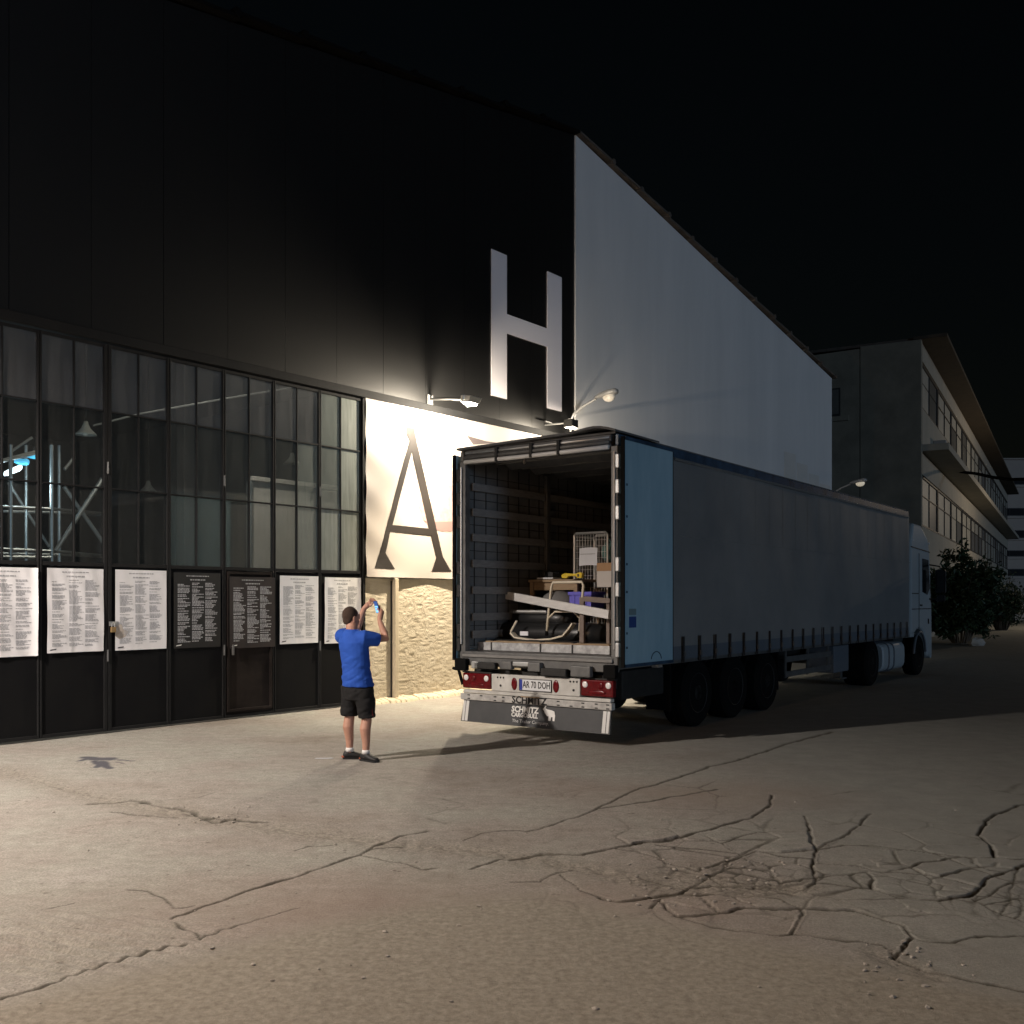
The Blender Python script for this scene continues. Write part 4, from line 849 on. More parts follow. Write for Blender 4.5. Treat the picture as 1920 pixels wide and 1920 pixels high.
# underrun bumper
bp_ = part(MB().box(-.05, .04, -1.225, 1.235, .455, .545), 'bumper', 'bumperpaint', bevel=.008)
text_obj('SCHMITZ', .130, M['ink_black'], bp_, 'lettering', RX, RY, (-.052, (yp(965)+yp(1028))/2, .503), .001, .004, 1.05)
for yy in (1.08, .86, .62, .48, -.42, -.62, -.80, -1.0, -1.17):
    for dz in (.525, .475):
        if random.random() < .85: MB().box(-.0535, -.051, yy-.022, yy+.022, dz-.008, dz+.008).build('slot', M['ink_black'], bp_)
MB().box(-.056, -.051, -.12, .18, .546, .562).build('worn_patch', M['wood'], bp_)
sk = part(MB().add([(-.02, 1.19, .45), (-.02, -1.20, .45), (-.07, -1.21, .155), (-.07, 1.21, .155), (.0, 1.19, .45), (.0, -1.20, .45), (-.05, -1.21, .155), (-.05, 1.21, .155)], [(0,1,2,3),(7,6,5,4),(0,4,5,1),(1,5,6,2),(2,6,7,3),(3,7,4,0)]), 'spray_skirt', 'skirt')
def skx(z): return -.0225-(.45-z)*.17
for y0, y1 in ((1.09, 1.14), (1.15, 1.19), (-1.19, -1.15), (-1.14, -1.09)):
    MB().add([(skx(.44), y0, .44), (skx(.44), y1, .44), (skx(.165)-.001, y1, .165), (skx(.165)-.001, y0, .165)], [(0, 1, 2, 3)]).build('reflective_strip', M['reflect'], sk)
SY = Vector((.17, 0, 1)).normalized()
text_obj('SCHMITZ', .108, M['ink_white'], sk, 'lettering', RX, SY, (skx(.375)-.003, .125, .375), .001, .004, .98)
text_obj('CARGOBULL', .080, M['ink_white'], sk, 'lettering', RX, SY, (skx(.302)-.003, .125, .302), .001, .003, .94)
text_obj('The Trailer Company.', .062, M['reflect'], sk, 'lettering', RX, SY, (skx(.222)-.003, .02, .222), .001, .0, 1.08)
el_ = [(-.11, .405), (-.145, .44), (-.15, .46), (-.165, .46), (-.165, .44), (-.15, .42), (-.19, .405), (-.26, .398), (-.30, .385), (-.318, .33), (-.315, .262), (-.285, .262), (-.28, .31), (-.255, .312), (-.25, .262), (-.215, .262), (-.215, .315), (-.185, .325), (-.15, .355), (-.135, .385)]
MB().add([(skx(z)-.003, y-.05, z) for y, z in el_], [tuple(range(len(el_)))]).build('emblem', M['ink_white'], sk)
part(MB().box(.045, .12, -.5, -.38, .5, .72), 'bumper_bracket', 'chassis'); part(MB().box(.045, .12, .38, .5, .5, .72), 'bumper_bracket', 'chassis')
# wheels
def wheel(x, s, r_=.5, wdt=.38):
    y0 = s*1.24; y1 = s*(1.24-wdt)
    def ring(y, rr): return [Vector((x+rr*math.cos(j*math.pi/16), y, r_+rr*math.sin(j*math.pi/16))) for j in range(32)]
    tyre = MB().rings([ring(y0, r_*.62), ring(y0, r_*.90), ring(y0-s*.04, r_*.985), ring(y0-s*.12, r_), ring(y1+s*.12, r_), ring(y1+s*.03, r_*.97), ring(y1, r_*.8)]).build('wheel', M['rubber'], lo, smooth=False)
    MB().rings([ring(y0-s*.03, r_*.60), ring(y0+s*.005, r_*.58), ring(y0-s*.02, r_*.50), ring(y0-s*.10, r_*.40), ring(y0-s*.10, r_*.24), ring(y0-s*.0, r_*.22), ring(y0-s*.0, r_*.12)]).build('rim', M['rim'], tyre)
    for j in range(10):
        a = j*math.pi/5; MB().box(x+.165*math.cos(a)-.012, x+.165*math.cos(a)+.012, min(y0-s*.10, y0-s*.06), max(y0-s*.10, y0-s*.06), r_+.165*math.sin(a)-.012, r_+.165*math.sin(a)+.012).build('wheel_nut', M['galv'], tyre)
    return tyre
for s in (-1, 1):
    for x in (2.4, 3.71, 5.02): wheel(x, s)
    wheel(10.9, s, .5, .55); wheel(14.75, s, .5, .34)
    part(MB().box(5.9, 8.3, s*1.20-.012, s*1.20+.012, .50, .60), 'side_guard', 'steel'); part(MB().box(5.9, 8.3, s*1.20-.012, s*1.20+.012, .76, .86), 'side_guard', 'steel')
    for x in (6.0, 7.1, 8.2): part(MB().box(x-.03, x+.03, s*1.17-.015, s*1.17+.015, .48, FZ-.17), 'guard_post', 'steel')
    part(MB().box(9.6, 9.72, s*.9-.07, s*.9+.07, .25, FZ-.11), 'landing_leg', 'steel'); part(MB().box(9.5, 9.82, s*.9-.13, s*.9+.13, .22, .25), 'landing_foot', 'steel')
    mg = MB(); 
    for x in (2.4, 3.71, 5.02):
        mg.tube([(x+.58*math.cos(a), s*1.05, .5+.56*math.sin(a)) for a in np.linspace(.35, math.pi-.35, 9)], .012, 6)
    part(mg, 'mudguard', 'rubber')
part(MB().box(1.62, 1.66, -1.18, -.80, .30, .95), 'mud_flap', 'rubber'); part(MB().box(5.62, 5.66, -1.18, -.80, .30, .95), 'mud_flap', 'rubber')
for x in (2.4, 3.71, 5.02, 10.9, 14.75): part(MB().tube([(x, -.9, .5), (x, .9, .5)], .07, 10), 'axle', 'chassis')
part(MB().box(8.45, 9.35, -1.22, -.65, .42, .95), 'tool_box', 'hem', bevel=.02)
part(MB().box(.35, 1.5, -1.15, -.75, .55, .93), 'pallet_box', 'chassis', bevel=.02)
# tractor unit
part(MB().box(10.0, 16.0, -.45, .45, .62, .90), 'tractor_frame', 'chassis')
part(MB().box(10.2, 11.6, -.6, .6, .90, 1.02), 'fifth_wheel', 'chassis')
ft = MB(); rg = []
for x, k in ((11.75, .9), (11.79, 1), (13.45, 1), (13.49, .9)):
    rg.append([Vector((x, -.93+.30*k*math.copysign(abs(math.cos(a))**.5, math.cos(a)), .56+.32*k*math.copysign(abs(math.sin(a))**.5, math.sin(a)))) for a in np.linspace(0, 2*math.pi, 21)[:-1]])
ft.rings(rg); tk = part(ft, 'fuel_tank', 'cab', smooth=False)
for x in (12.15, 12.55): MB().tube([(x, -.93+.306*math.copysign(abs(math.cos(a))**.5, math.cos(a)), .56+.326*math.copysign(abs(math.sin(a))**.5, math.sin(a))) for a in np.linspace(0, 2*math.pi, 24)], .022, 6).build('tank_band', M['hem'], tk)
cabp = [(13.98, 1.02), (13.98, 3.30), (14.05, 3.42), (14.2, 3.72), (14.9, 3.70), (15.55, 3.42), (15.72, 3.10), (15.95, 1.9), (16.0, .42), (15.5, .42), (15.42, .75), (15.22, 1.02), (14.95, 1.13), (14.55, 1.13), (14.28, 1.02)]
cb_ = part(MB().prism_xz(cabp, -1.245, 1.245), 'cab', 'cab', bevel=.06)
ys_ = -1.262
MB().prism_xz([(15.0, 2.05), (15.0, 2.88), (15.55, 2.86), (15.70, 2.15), (15.45, 1.98)], ys_, -1.2).build('side_window', M['glassdark'], cb_)
for poly in ([(14.68, 1.15), (14.70, 1.15), (14.70, 3.0), (14.68, 3.0)], [(14.05, 1.62), (15.85, 1.62), (15.85, 1.64), (14.05, 1.64)], [(14.0, 3.12), (15.72, 3.05), (15.72, 3.075), (14.0, 3.145)], [(14.05, 2.0), (14.68, 2.0), (14.68, 2.02), (14.05, 2.02)]):
    MB().prism_xz(poly, ys_+.008, -1.24).build('panel_gap', M['ink_black'], cb_)
MB().box(14.78, 14.92, ys_-.012, -1.24, 1.70, 1.74).build('door_handle', M['ink_black'], cb_)
MB().box(15.55, 15.6, ys_-.005, -1.24, 1.25, 1.38).build('side_marker', M['ink_black'], cb_)
mi = MB().box(15.72, 15.86, -1.62, -1.38, 2.02, 2.62).build('mirror', M['glassdark'], cb_, bevel=.03)
MB().box(15.74, 15.85, -1.60, -1.40, 1.80, 1.99).build('wide_mirror', M['glassdark'], mi, bevel=.03)
MB().tube([(15.7, -1.22, 2.75), (15.78, -1.48, 2.70), (15.78, -1.5, 2.55)], .02, 6).build('mirror_arm', M['ink_black'], mi)
MB().tube([(15.7, -1.22, 1.88), (15.78, -1.48, 1.86)], .02, 6).build('mirror_arm', M['ink_black'], mi)
for x, z in ((14.1, 3.30), (15.62, 3.28), (15.80, 2.5)): MB().ell((x, -1.25, z), (.03, .02, .03), 8).build('marker_lamp', M['clear'], cb_, smooth=True)
MB().box(15.60, 16.06, -1.15, 1.15, 3.02, 3.12).build('sun_visor', M['glassdark'], cb_, bevel=.02)
MB().box(15.93, 16.06, -1.22, 1.22, .36, .80).build('front_bumper', M['cab'], cb_, bevel=.03)
MB().tube([(14.75+.56*math.cos(a), -1.25, .5+.56*math.sin(a)) for a in np.linspace(.1, math.pi-.1, 15)], .03, 6).build('wheel_arch', M['hem'], cb_)
MB().box(14.0, 14.35, -1.22, -1.0, .95, 1.4).build('step_panel', M['cab'], cb_, bevel=.02)
part(MB().box(13.70, 13.95, -1.20, -1.16, .95, 3.5), 'side_deflector', 'cab', bevel=.01)

# ------------------------------------------------------------------ what lies in the trailer
def cargo(name, label, cat, x, y, z=FZ, rz=0., group=None):
    p_ = TO+TU*x+TN*y; return thing(name, label, cat, (p_.x, p_.y, z+.003), TA+rz, group)
def span(x, px0, px1): return trear(px0, 1150, x)[0], trear(px1, 1150, x)[0]
x = .38; y0, y1 = span(x, 899, 1146); y1 = max(y1, -1.14); c = cargo('platform_beam', 'long stained aluminium platform lying across the rear edge of the load floor', 'platform', x, (y0+y1)/2)
h = (y0-y1)/2
MB().box(-.04, .04, .0, h, 0, .115).build('beam', M['alu_dirty'], c, bevel=.006); MB().box(-.04, .04, -h, -.004, 0, .115).build('beam', M['alu_dirty'], c, bevel=.006)
MB().box(-.05, .30, -h, h-.15, .117, .135).build('deck_board', M['wood'], c, bevel=.003)
for yy in (.0, -.52, h-.25): MB().box(-.046, .05, yy-.012, yy+.012, .002, .145).build('strap', M['strap'], c)
# leaning beam
def tp3(px, py, x): y, z = trear(px, py, x); return Vector((x, y, z))
a = tp3(905, 1108, 1.25); b = tp3(1143, 1153, .22); b.y = max(b.y, -1.11)
mid = (a+b)/2; c = cargo('leaning_beam', 'long pale aluminium beam lying slantwise over the load towards the blue door', 'beam', mid.x, mid.y, mid.z)
MB().bar(a-mid, b-mid, .05, .115).build('beam', M['alu'], c, bevel=.006)
dv = (b-a).normalized(); 
MB().bar(a-mid+dv*.14+Vector((-.03, 0, .0)), a-mid+dv*.42+Vector((-.03, 0, .0)), .012, .05).build('label_sticker', M['plate'], c)
MB().bar(a-mid-dv*.012, a-mid+dv*.10, .06, .125).build('end_cap', M['steel'], c)
# black rolls
def roll(lab, x, px0, px1, py, r_, group='rolls of black vinyl in the trailer', ends=None):
    a = tp3(px0, py, x); b = tp3(px1, py, x); b.y = max(b.y, -1.08); z = max(a.z, FZ+r_+.004); m_ = (a+b)/2
    c = cargo('vinyl_roll', lab, 'roll', x, m_.y, z, 0, group); hl = (a.y-b.y)/2
    MB().tube([(.03, hl, 0), (0, hl*.3, 0), (.01, -hl*.4, 0), (0, -hl, 0)], [r_, r_*.98, r_*1.02, r_], 18).build('roll', M['vinyl'], c, smooth=True)
    MB().tube([(.03, hl+.012, 0), (.03, hl-.05, 0)], r_*.62, 14).build('core', M[ends or 'cardboard'], c, smooth=False)
    return c
roll('thin black roll just above the stained platform', .60, 926, 1143, 1205, .055)
roll('thick black roll lying behind the thin one, lowest at the back', .98, 938, 1143, 1186, .155)
roll('sagging black roll on top of the thick one under the slanting beam', 1.12, 968, 1075, 1160, .13)
roll('black roll with an orange end sticking out on the left', 1.35, 946, 1000, 1164, .05, None, 'sole')
a = tp3(960, 1147, 1.0); b = tp3(1026, 1147, 1.0); c = cargo('steel_tube', 'short grey steel tube lying on the black rolls', 'tube', 1.0, (a.y+b.y)/2, a.z)
MB().tube([(0, (a.y-b.y)/2, 0), (0, -(a.y-b.y)/2, 0)], .028, 10).build('tube', M['galv'], c); MB().tube([(0, (a.y-b.y)/2+.01, 0), (0, (a.y-b.y)/2-.04, 0)], .033, 10).build('end_plug', M['steel'], c)
# cream tubular frame: an upturned trestle
x = .72; P = lambda px, py, xx=x: tp3(px, py, xx); o_ = P(1062, 1195)
c = cargo('trestle_frame', 'cream tube trestle standing on the rolls in the middle of the load', 'trestle', o_.x, o_.y, o_.z)
q = lambda px, py, xx=x: P(px, py, xx)-o_-Vector((0, 0, .003))
MB().tube([q(1025, 1188), q(1029, 1145), q(1034, 1100), q(1037, 1092), q(1091, 1091), q(1094, 1098), q(1090, 1140), q(1086, 1188)], .019, 8).build('tube_frame', M['cream'], c, smooth=True)
MB().tube([q(1028, 1160), q(1040, 1147), q(1075, 1147), q(1088, 1160)], .014, 8).build('cross_tube', M['cream'], c, smooth=True)
for px in (1025, 1086): MB().tube([q(px, 1183), q(px, 1192)], .024, 8).build('rubber_foot', M['rubber'], c)
x = .66; o_ = P(1010, 1200, x); c = cargo('bent_runner', 'cream bentwood runner curving up at both ends, lying before the rolls', 'runner', o_.x, o_.y, o_.z)
rn = MB(); pts = [q(960, 1185, x), q(966, 1172, x), q(960, 1186, x), q(968, 1195, x), q(1000, 1200, x), q(1035, 1198, x), q(1058, 1192, x), q(1068, 1180, x), q(1076, 1169, x)][2:]
for s0, s1 in zip(pts[:-1], pts[1:]): rn.bar(s0, s1+(s1-s0)*.04, .10, .022)
rn.build('runner', M['cream'], c); MB().tube([q(958, 1184, x), q(969, 1164, x)], .016, 8).build('stub', M['cream'], c)
x = .64; a = P(985, 1188, x); c = cargo('paper_label', 'small white label lying on the black roll beside the runner', 'label', x-.03, a.y, a.z)
MB().box(-.004, .004, -.07, .07, -.03, .03).build('sheet', M['sheet'], c)
# wooden frame on the right
x = .50; o_ = P(1118, 1212, x); c = cargo('timber_stand', 'brown timber stand with a top rail beside the violet crate', 'stand', o_.x, o_.y, FZ+.14)
o_ = Vector((o_.x, o_.y, FZ+.143-.003))
a = q(1092, 1120, x); b = q(1145, 1124, x); b.y = max(b.y, -1.10-o_.y)
MB().bar((a.x, a.y, 0), a, .07, .05).build('post', M['wooddark'], c, bevel=.004); MB().bar(a-Vector((0, .027, .02)), b-Vector((0, 0, .02)), .05, .07).build('rail', M['wooddark'], c, bevel=.004)
MB().bar((b.x, b.y+.03, 0), b-Vector((0, -.03, .06)), .05, .05).build('post', M['wooddark'], c, bevel=.004)
# violet crate on a stool-high bundle
x = 1.30; a, b = P(1066, 1110, x), P(1110, 1140, x); c = cargo('plastic_crate', 'violet blue plastic crate with a rim, behind the trestle', 'crate', x+.18, (a.y+b.y)/2, b.z)
hw = (a.y-b.y)/2; hz = a.z-b.z
body = MB(); body.box(-.18, .18, -hw*.92, hw*.92, 0, .01)
for s in (-1, 1): body.box(-.18, .18, min(s*hw*.92, s*hw*.88), max(s*hw*.92, s*hw*.88), .01, hz-.05); body.box(min(s*.18, s*.165), max(s*.18, s*.165), -hw*.88, hw*.88, .01, hz-.05)
body.build('body', M['crate'], c); MB().box(-.2, .2, -hw, hw, hz-.05, hz).build('rim', M['crate'], c, bevel=.006)
for yy in (-.5, 0, .5): MB().box(-.19, -.181, yy*hw-.012, yy*hw+.012, .015, hz-.052).build('rib', M['crate'], c)
x = 1.42; a, b = P(1004, 1108, x), P(1064, 1150, x); c = cargo('grey_bundle', 'rounded grey fabric bundle between the table legs', 'bundle', x+.2, (a.y+b.y)/2, b.z-.02)
MB().ell((0, 0, .17), (.24, (a.y-b.y)/2, .19), 18).build('wrapped_cloth', M['grey_fabric'], c, smooth=True); MB().tube([(-.245, -.02, .14), (-.2, 0, .33), (0, .02, .37)], .012, 6).build('tie', M['strap'], c)
x = 1.52; a, b = P(992, 1087, x), P(1085, 1087, x); zt = a.z; c = cargo('wooden_table', 'pale wooden table in the load with things on its top', 'table', x+.32, (a.y+b.y)/2, FZ)
hw = (a.y-b.y)/2; zt -= FZ+.003
MB().box(-.34, .34, -hw, hw, zt-.04, zt).build('table_top', M['wood'], c, bevel=.004); MB().box(-.30, -.27, -hw+.05, hw-.05, zt-.16, zt-.042).build('apron', M['wood'], c)
for sx in (-1, 1):
    for sy in (-1, 1): MB().box(sx*.30-.03, sx*.30+.03, sy*(hw-.05)-.03, sy*(hw-.05)+.03, 0, zt-.042).build('leg', M['wood'], c, bevel=.004)
tz = FZ+zt+.006
x = 1.40; a = P(1082, 1082, x); c = cargo('yellow_tool', 'yellow plastic tool with a waisted handle lying on the table', 'tool', x-.12, a.y, tz+.0)
MB().prism_yz([(-.17, 0), (-.10, 0), (-.06, .03), (.05, .03), (.09, 0), (.17, .0), (.18, .05), (.12, .075), (-.06, .065), (-.13, .085), (-.18, .075)], -.03, .03).build('handle', M['yellow'], c, bevel=.008)
MB().box(-.032, .032, -.13, -.10, .02, .06).build('grip', M['strap'], c)
x = 1.62; a = P(1030, 1082, x); c = cargo('black_case', 'open black case with a white edge lying on the table', 'case', x, a.y, tz)
MB().box(-.12, .12, -.15, .15, 0, .022).build('tray', M['sheet'], c, bevel=.005); MB().box(-.10, .10, -.13, -.03, .024, .11).build('lid', M['strap'], c, bevel=.02); MB().box(-.06, .08, .04, .12, .024, .13).build('block', M['strap'], c, bevel=.02)
# wire cage trolley
x = 2.0; a, b = P(1077, 1001, x), P(1139, 1083, x); c = cargo('wire_cage', 'tall wire mesh cage trolley with a white paper hung on it', 'cage', x, (a.y+b.y)/2)
hw = (a.y-b.y)/2; zt = a.z-FZ
fr = MB()
for dx in (0, .6):
    fr.tube([(dx, hw, 0), (dx, hw, zt-.03), (dx, hw-.03, zt), (dx, -hw+.03, zt), (dx, -hw, zt-.03), (dx, -hw, 0)], .020, 8)
for yy in (hw, -hw): fr.tube([(0, yy, .1), (.6, yy, .1)], .018, 8); fr.tube([(0, yy, zt-.04), (.6, yy, zt-.04)], .018, 8)
fr.build('frame', M['galv'], c)
wm = MB(); 
for k in range(1, 12): y = -hw+2*hw*k/12; wm.tube([(0, y, .1), (0, y, zt-.01)], .0035, 5)
for k in range(1, 18): z = .1+(zt-.12)*k/18; wm.tube([(0, hw, z), (0, -hw, z)], .0035, 5)
wm.build('wire_mesh', M['galv'], c); MB().box(-.02, .62, -hw, hw, .07, .10).build('base', M['steel'], c)
for k in (-1, 1): MB().tube([(.1, k*hw*.8-.02, .035), (.1, k*hw*.8+.02, .035)], .034, 10).build('castor', M['rubber'], c)
a, b = P(1088, 1029, x), P(1122, 1061, x); c = cargo('paper_sheet', 'creased white paper in a plastic sleeve hanging on the wire cage', 'paper', x-.03, (a.y+b.y)/2, b.z)
hw = (a.y-b.y)/2; hz = a.z-b.z
MB().add([(-.006*math.sin(i*1.9+j), hw-2*hw*i/6, hz*j/6+.012*math.sin(i*.5)) for j in range(7) for i in range(7)], [(j*7+i, j*7+i+1, (j+1)*7+i+1, (j+1)*7+i) for j in range(6) for i in range(6)]).build('sheet', M['sheet'], c, smooth=True)
MB().box(-.012, -.009, -hw*.8, hw*.85, hz*.66, hz*.68).build('fold_line', M['steel'], c)
a = P(1131, 1035, 1.95); c = cargo('teal_bag', 'crumpled teal bag stuffed behind the top of the wire cage', 'bag', 2.14, a.y+.02, a.z-.15)
MB().ell((0, 0, .15), (.10, .12, .15), 12).build('bag', M['teal'], c, smooth=True); MB().tube([(0, .06, .27), (0, .0, .36), (0, -.06, .27)], .012, 6).build('handle', M['teal'], c)
x = 1.45; a, b = P(1119, 1056, x), P(1150, 1101, x); zb = b.z; c = cargo('moving_carton', 'white carton with a brown top half at the right edge of the load', 'carton', x+.2, (a.y-1.12)/2, zb)
hw = (a.y+1.12)/2; hz = a.z-zb
MB().box(-.2, .2, -hw, hw, 0, hz*.66).build('carton', M['cardwhite'], c, bevel=.004); MB().box(-.203, .203, -hw, hw, hz*.662, hz).build('lid', M['cardboard'], c, bevel=.004)
st_ = cargo('dark_trunk', 'dark trunk on which the white carton stands', 'trunk', x+.28, -.80); zt = zb-FZ-.004
MB().box(-.3, .3, -.31, .30, 0, zt*.8).build('box', M['chassis'], st_, bevel=.01); MB().box(-.31, .31, -.32, .31, zt*.8+.002, zt).build('lid', M['rust'], st_, bevel=.01)
MB().box(-.32, -.312, -.05, .05, zt*.72, zt*.9).build('latch', M['galv'], st_)

# ------------------------------------------------------------------ the man photographing
px_, py_ = gp(672, 1425); pz = ground_z(px_, py_)
man = thing('person', 'man in blue t-shirt and black shorts holding up a phone with both hands', 'person', (px_, py_, pz))
def melt(mb, name, m, voxel, smooth=4, parent=man):
    o = mb.build(name, m, parent, recalc=True)
    r_ = o.modifiers.new('r', 'REMESH'); r_.mode = 'VOXEL'; r_.voxel_size = voxel; r_.use_smooth_shade = True
    if smooth: s_ = o.modifiers.new('s', 'SMOOTH'); s_.iterations = smooth; s_.factor = .5
    dg = bpy.context.evaluated_depsgraph_get(); me = bpy.data.meshes.new_from_object(o.evaluated_get(dg))
    o.modifiers.clear(); old = o.data; o.data = me; bpy.data.meshes.remove(old); me.name = name
    me.materials.clear(); me.materials.append(m); me.polygons.foreach_set('use_smooth', [True]*len(me.polygons)); return o
fwd = Vector((.62, .78, 0)).normalized(); rgt = Vector((fwd.y, -fwd.x, 0))
def ringo(c, a, b, n=20, tilt=0.):     # elliptical ring: a across the shoulders, b front to back
    c = Vector(c); return [c+rgt*a*math.cos(2*math.pi*j/n)+fwd*b*math.sin(2*math.pi*j/n)+Vector((0, 0, tilt*math.cos(2*math.pi*j/n))) for j in range(n)]
hipL, hipR = Vector((-.085, .06, .90)), Vector((.065, -.055, .90))
knL, knR = Vector((-.115, .085, .50)), Vector((.105, -.045, .49)); anL, anR = Vector((-.112, .065, .085)), Vector((.098, -.085, .08))
shL, shR = Vector((-.205, .10, 1.425)), Vector((.095, -.115, 1.415))
elL, waL = Vector((-.065, .33, 1.50)), Vector((.012, .335, 1.745)); elR, waR = Vector((.318, .03, 1.405)), Vector((.222, .185, 1.60))
hc = Vector((-.088, .035, 1.645)); neck = Vector((-.075, -.005, 1.47))
ph_c = Vector((.172, .30, 1.765))
b = MB()
b.rings([ringo((-.01, 0, .80), .12, .10), ringo((-.01, 0, .92), .145, .11), ringo((-.02, 0, 1.05), .155, .115), ringo((-.04, -.005, 1.25), .175, .12), ringo((-.055, -.01, 1.38), .185, .115), ringo((-.06, -.005, 1.45), .13, .09), ringo((-.07, -.005, 1.50), .08, .075)])
b.tube([neck-Vector((0, 0, .06)), neck+Vector((0, .01, .07)), hc+Vector((0, 0, -.05))], [.078, .068, .066], 14)
# head: skull, jaw, nose, ears
hf = Vector((.75, .64, .08)).normalized(); hr = Vector((hf.y, -hf.x, 0)).normalized(); hu = hr.cross(hf)
HM = Matrix((hr, hf, hu)).transposed()
b.ell(hc+hu*.02-hf*.005, (.078, .098, .108), 20, HM); b.ell(hc+hf*.035-hu*.055, (.058, .062, .062), 16, HM)
b.ell(hc+hf*.098-hu*.012, (.013, .018, .022), 10, HM); b.ell(hc+hf*.088+hu*.022, (.05, .012, .010), 10, HM); b.ell(hc+hf*.088-hu*.055, (.024, .012, .009), 10, HM)
for s in (-1, 1): b.ell(hc+hr*s*.080-hu*.012-hf*.005, (.010, .022, .034), 10, HM)
for h_, k_, a_, s in ((hipL, knL, anL, -1), (hipR, knR, anR, 1)):
    calf = k_.lerp(a_, .30)-fwd*.022
    b.tube([h_, h_.lerp(k_, .5), k_, calf, k_.lerp(a_, .68), a_, a_-Vector((0, 0, .04))], [.084, .082, .060, .064, .046, .037, .04], 16)
for s_, e_, w_ in ((shL, elL, waL), (shR, elR, waR)):
    b.tube([s_.lerp(neck, .35)-Vector((0, 0, .02)), s_, s_.lerp(e_, .5), e_, e_.lerp(w_, .3), w_], [.07, .066, .050, .042, .043, .030], 14)
def fing(pts, r): b.tube([Vector(p) for p in pts], [r, r, r*.95, r*.8][:len(pts)], 8)
# right hand: wraps the lower phone from the right; fingers behind it, thumb on the near edge
pn = (hc-ph_c).normalized(); pr_ = Vector((0, 0, 1)).cross(pn).normalized()*1; pu = pn.cross(pr_)     # phone: face normal, its right, its up
palm = ph_c+pr_*.030-pu*.062-pn*.022
b.tube([waR, waR.lerp(palm, .55), palm+pr_*.006], [.030, .034, .036], 12); b.ell(palm, (.036, .022, .045), 12, Matrix((pr_, -pn, pu)).transposed())
for k in range(4):
    u = -.075+.024*k; l = (.9, 1., 1.04, .95)[k]
    p0 = ph_c+pr_*.042+pu*(u+.005)-pn*.020; fing([p0, p0-pr_*.030*l-pn*.010+pu*.006, p0-pr_*.055*l-pn*.006+pu*.008, p0-pr_*.074*l+pn*.010+pu*.008], .0092)
p0 = palm+pr_*.022+pn*.018; fing([p0, p0+pn*.022+pu*.018, p0+pn*.024-pr_*.012+pu*.040, p0+pn*.022-pr_*.026+pu*.055], .0105)
# left hand: thumb and forefinger pinch the top left corner, the other fingers curl free
tip = ph_c-pr_*.034+pu*.068; pal = waL+(tip-waL)*.48+Vector((0, 0, .012))
b.tube([waL, waL.lerp(pal, .5), pal], [.030, .030, .034], 12); dH = (tip-waL).normalized(); uH = Vector((0, 0, 1)); uH = (uH-dH*uH.dot(dH)).normalized(); sH = dH.cross(uH)
b.ell(pal, (.042, .018, .036), 12, Matrix((dH, sH, uH)).transposed())
kn = pal+dH*.034
fing([kn+uH*.026, kn+uH*.046+dH*.030, tip+uH*.022-dH*.006+pn*-.012, tip+dH*.008-pn*.012], .0090)
fing([pal-uH*.018+pn*.012, pal-uH*.030+dH*.030+pn*.016, tip-uH*.016+pn*.014-dH*.012, tip+pn*.013+dH*.002], .0105)
for k in range(3):
    o0 = kn+uH*(.016-.017*k)-pn*(.012+.006*k); fing([o0, o0+dH*.030+uH*.020, o0+dH*.048+uH*.006, o0+dH*.046-uH*.014], (.0092, .0088, .0078)[k])
melt(b, 'body', M['skin'], .0055, 3)
# hair: close cropped cap
h = MB(); h.ell(hc+hu*.030-hf*.014, (.083, .098, .102), 22, HM); h.ell(hc-hf*.052-hu*.028, (.066, .052, .062), 18, HM); hair = melt(h, 'hair', M['hair'], .007, 2)
bm = bmesh.new(); bm.from_mesh(hair.data)
bmesh.ops.delete(bm, geom=[v for v in bm.verts if (v.co-hc).dot(hu) < -.075+max(0, (v.co-hc).dot(hf)+.035)*1.25], context='VERTS'); bm.to_mesh(hair.data); bm.free()
for s in (-1, 1):
    e = MB(); e.ell(hc+hf*.090+hr*s*.032+hu*.010, (.011, .006, .007), 10, HM); e.build('eye', M['ink_black'], man, smooth=True)
    e = MB(); e.ell(hc+hf*.092+hr*s*.032+hu*.028, (.018, .005, .004), 8, HM); e.build('eyebrow', M['hair'], man, smooth=True)
# t-shirt
b = MB()
b.rings([ringo((-.005, 0, .850), .200, .165, 24), ringo((-.01, 0, .93), .196, .160, 24), ringo((-.025, 0, 1.05), .182, .142, 24), ringo((-.04, -.005, 1.22), .196, .142, 24), ringo((-.055, -.01, 1.36), .208, .138, 24), ringo((-.062, -.006, 1.435), .175, .115, 24), ringo((-.066, -.006, 1.475), .115, .095, 24), ringo((-.068, -.005, 1.512), .086, .082, 24)])
for s_, e_ in ((shL, elL), (shR, elR)):
    q_ = s_.lerp(e_, .62); b.tube([s_.lerp(neck, .5)-Vector((0, 0, .03)), s_, s_.lerp(e_, .35)-Vector((0, 0, .012)), q_-Vector((0, 0, .018))], [.085, .092, .086, .080], 16)
shirt = melt(b, 'shirt', M['shirt'], .008, 4)
def crease(o, amp, sc):
    o.data.update()
    for v in o.data.vertices:
        c = v.co; q = Vector((c.x*3+c.z*5, c.y*3, c.z*9-c.x*5))*sc
        low = max(.35, min(1, (1.5-c.z)*2)); n_ = mnoise.noise(q)+.6*mnoise.noise(q*2.3+Vector((5, 1, 2)))
        v.co = c+v.normal*amp*low*(abs(n_)*1.6-.5)
crease(shirt, .010, .9)
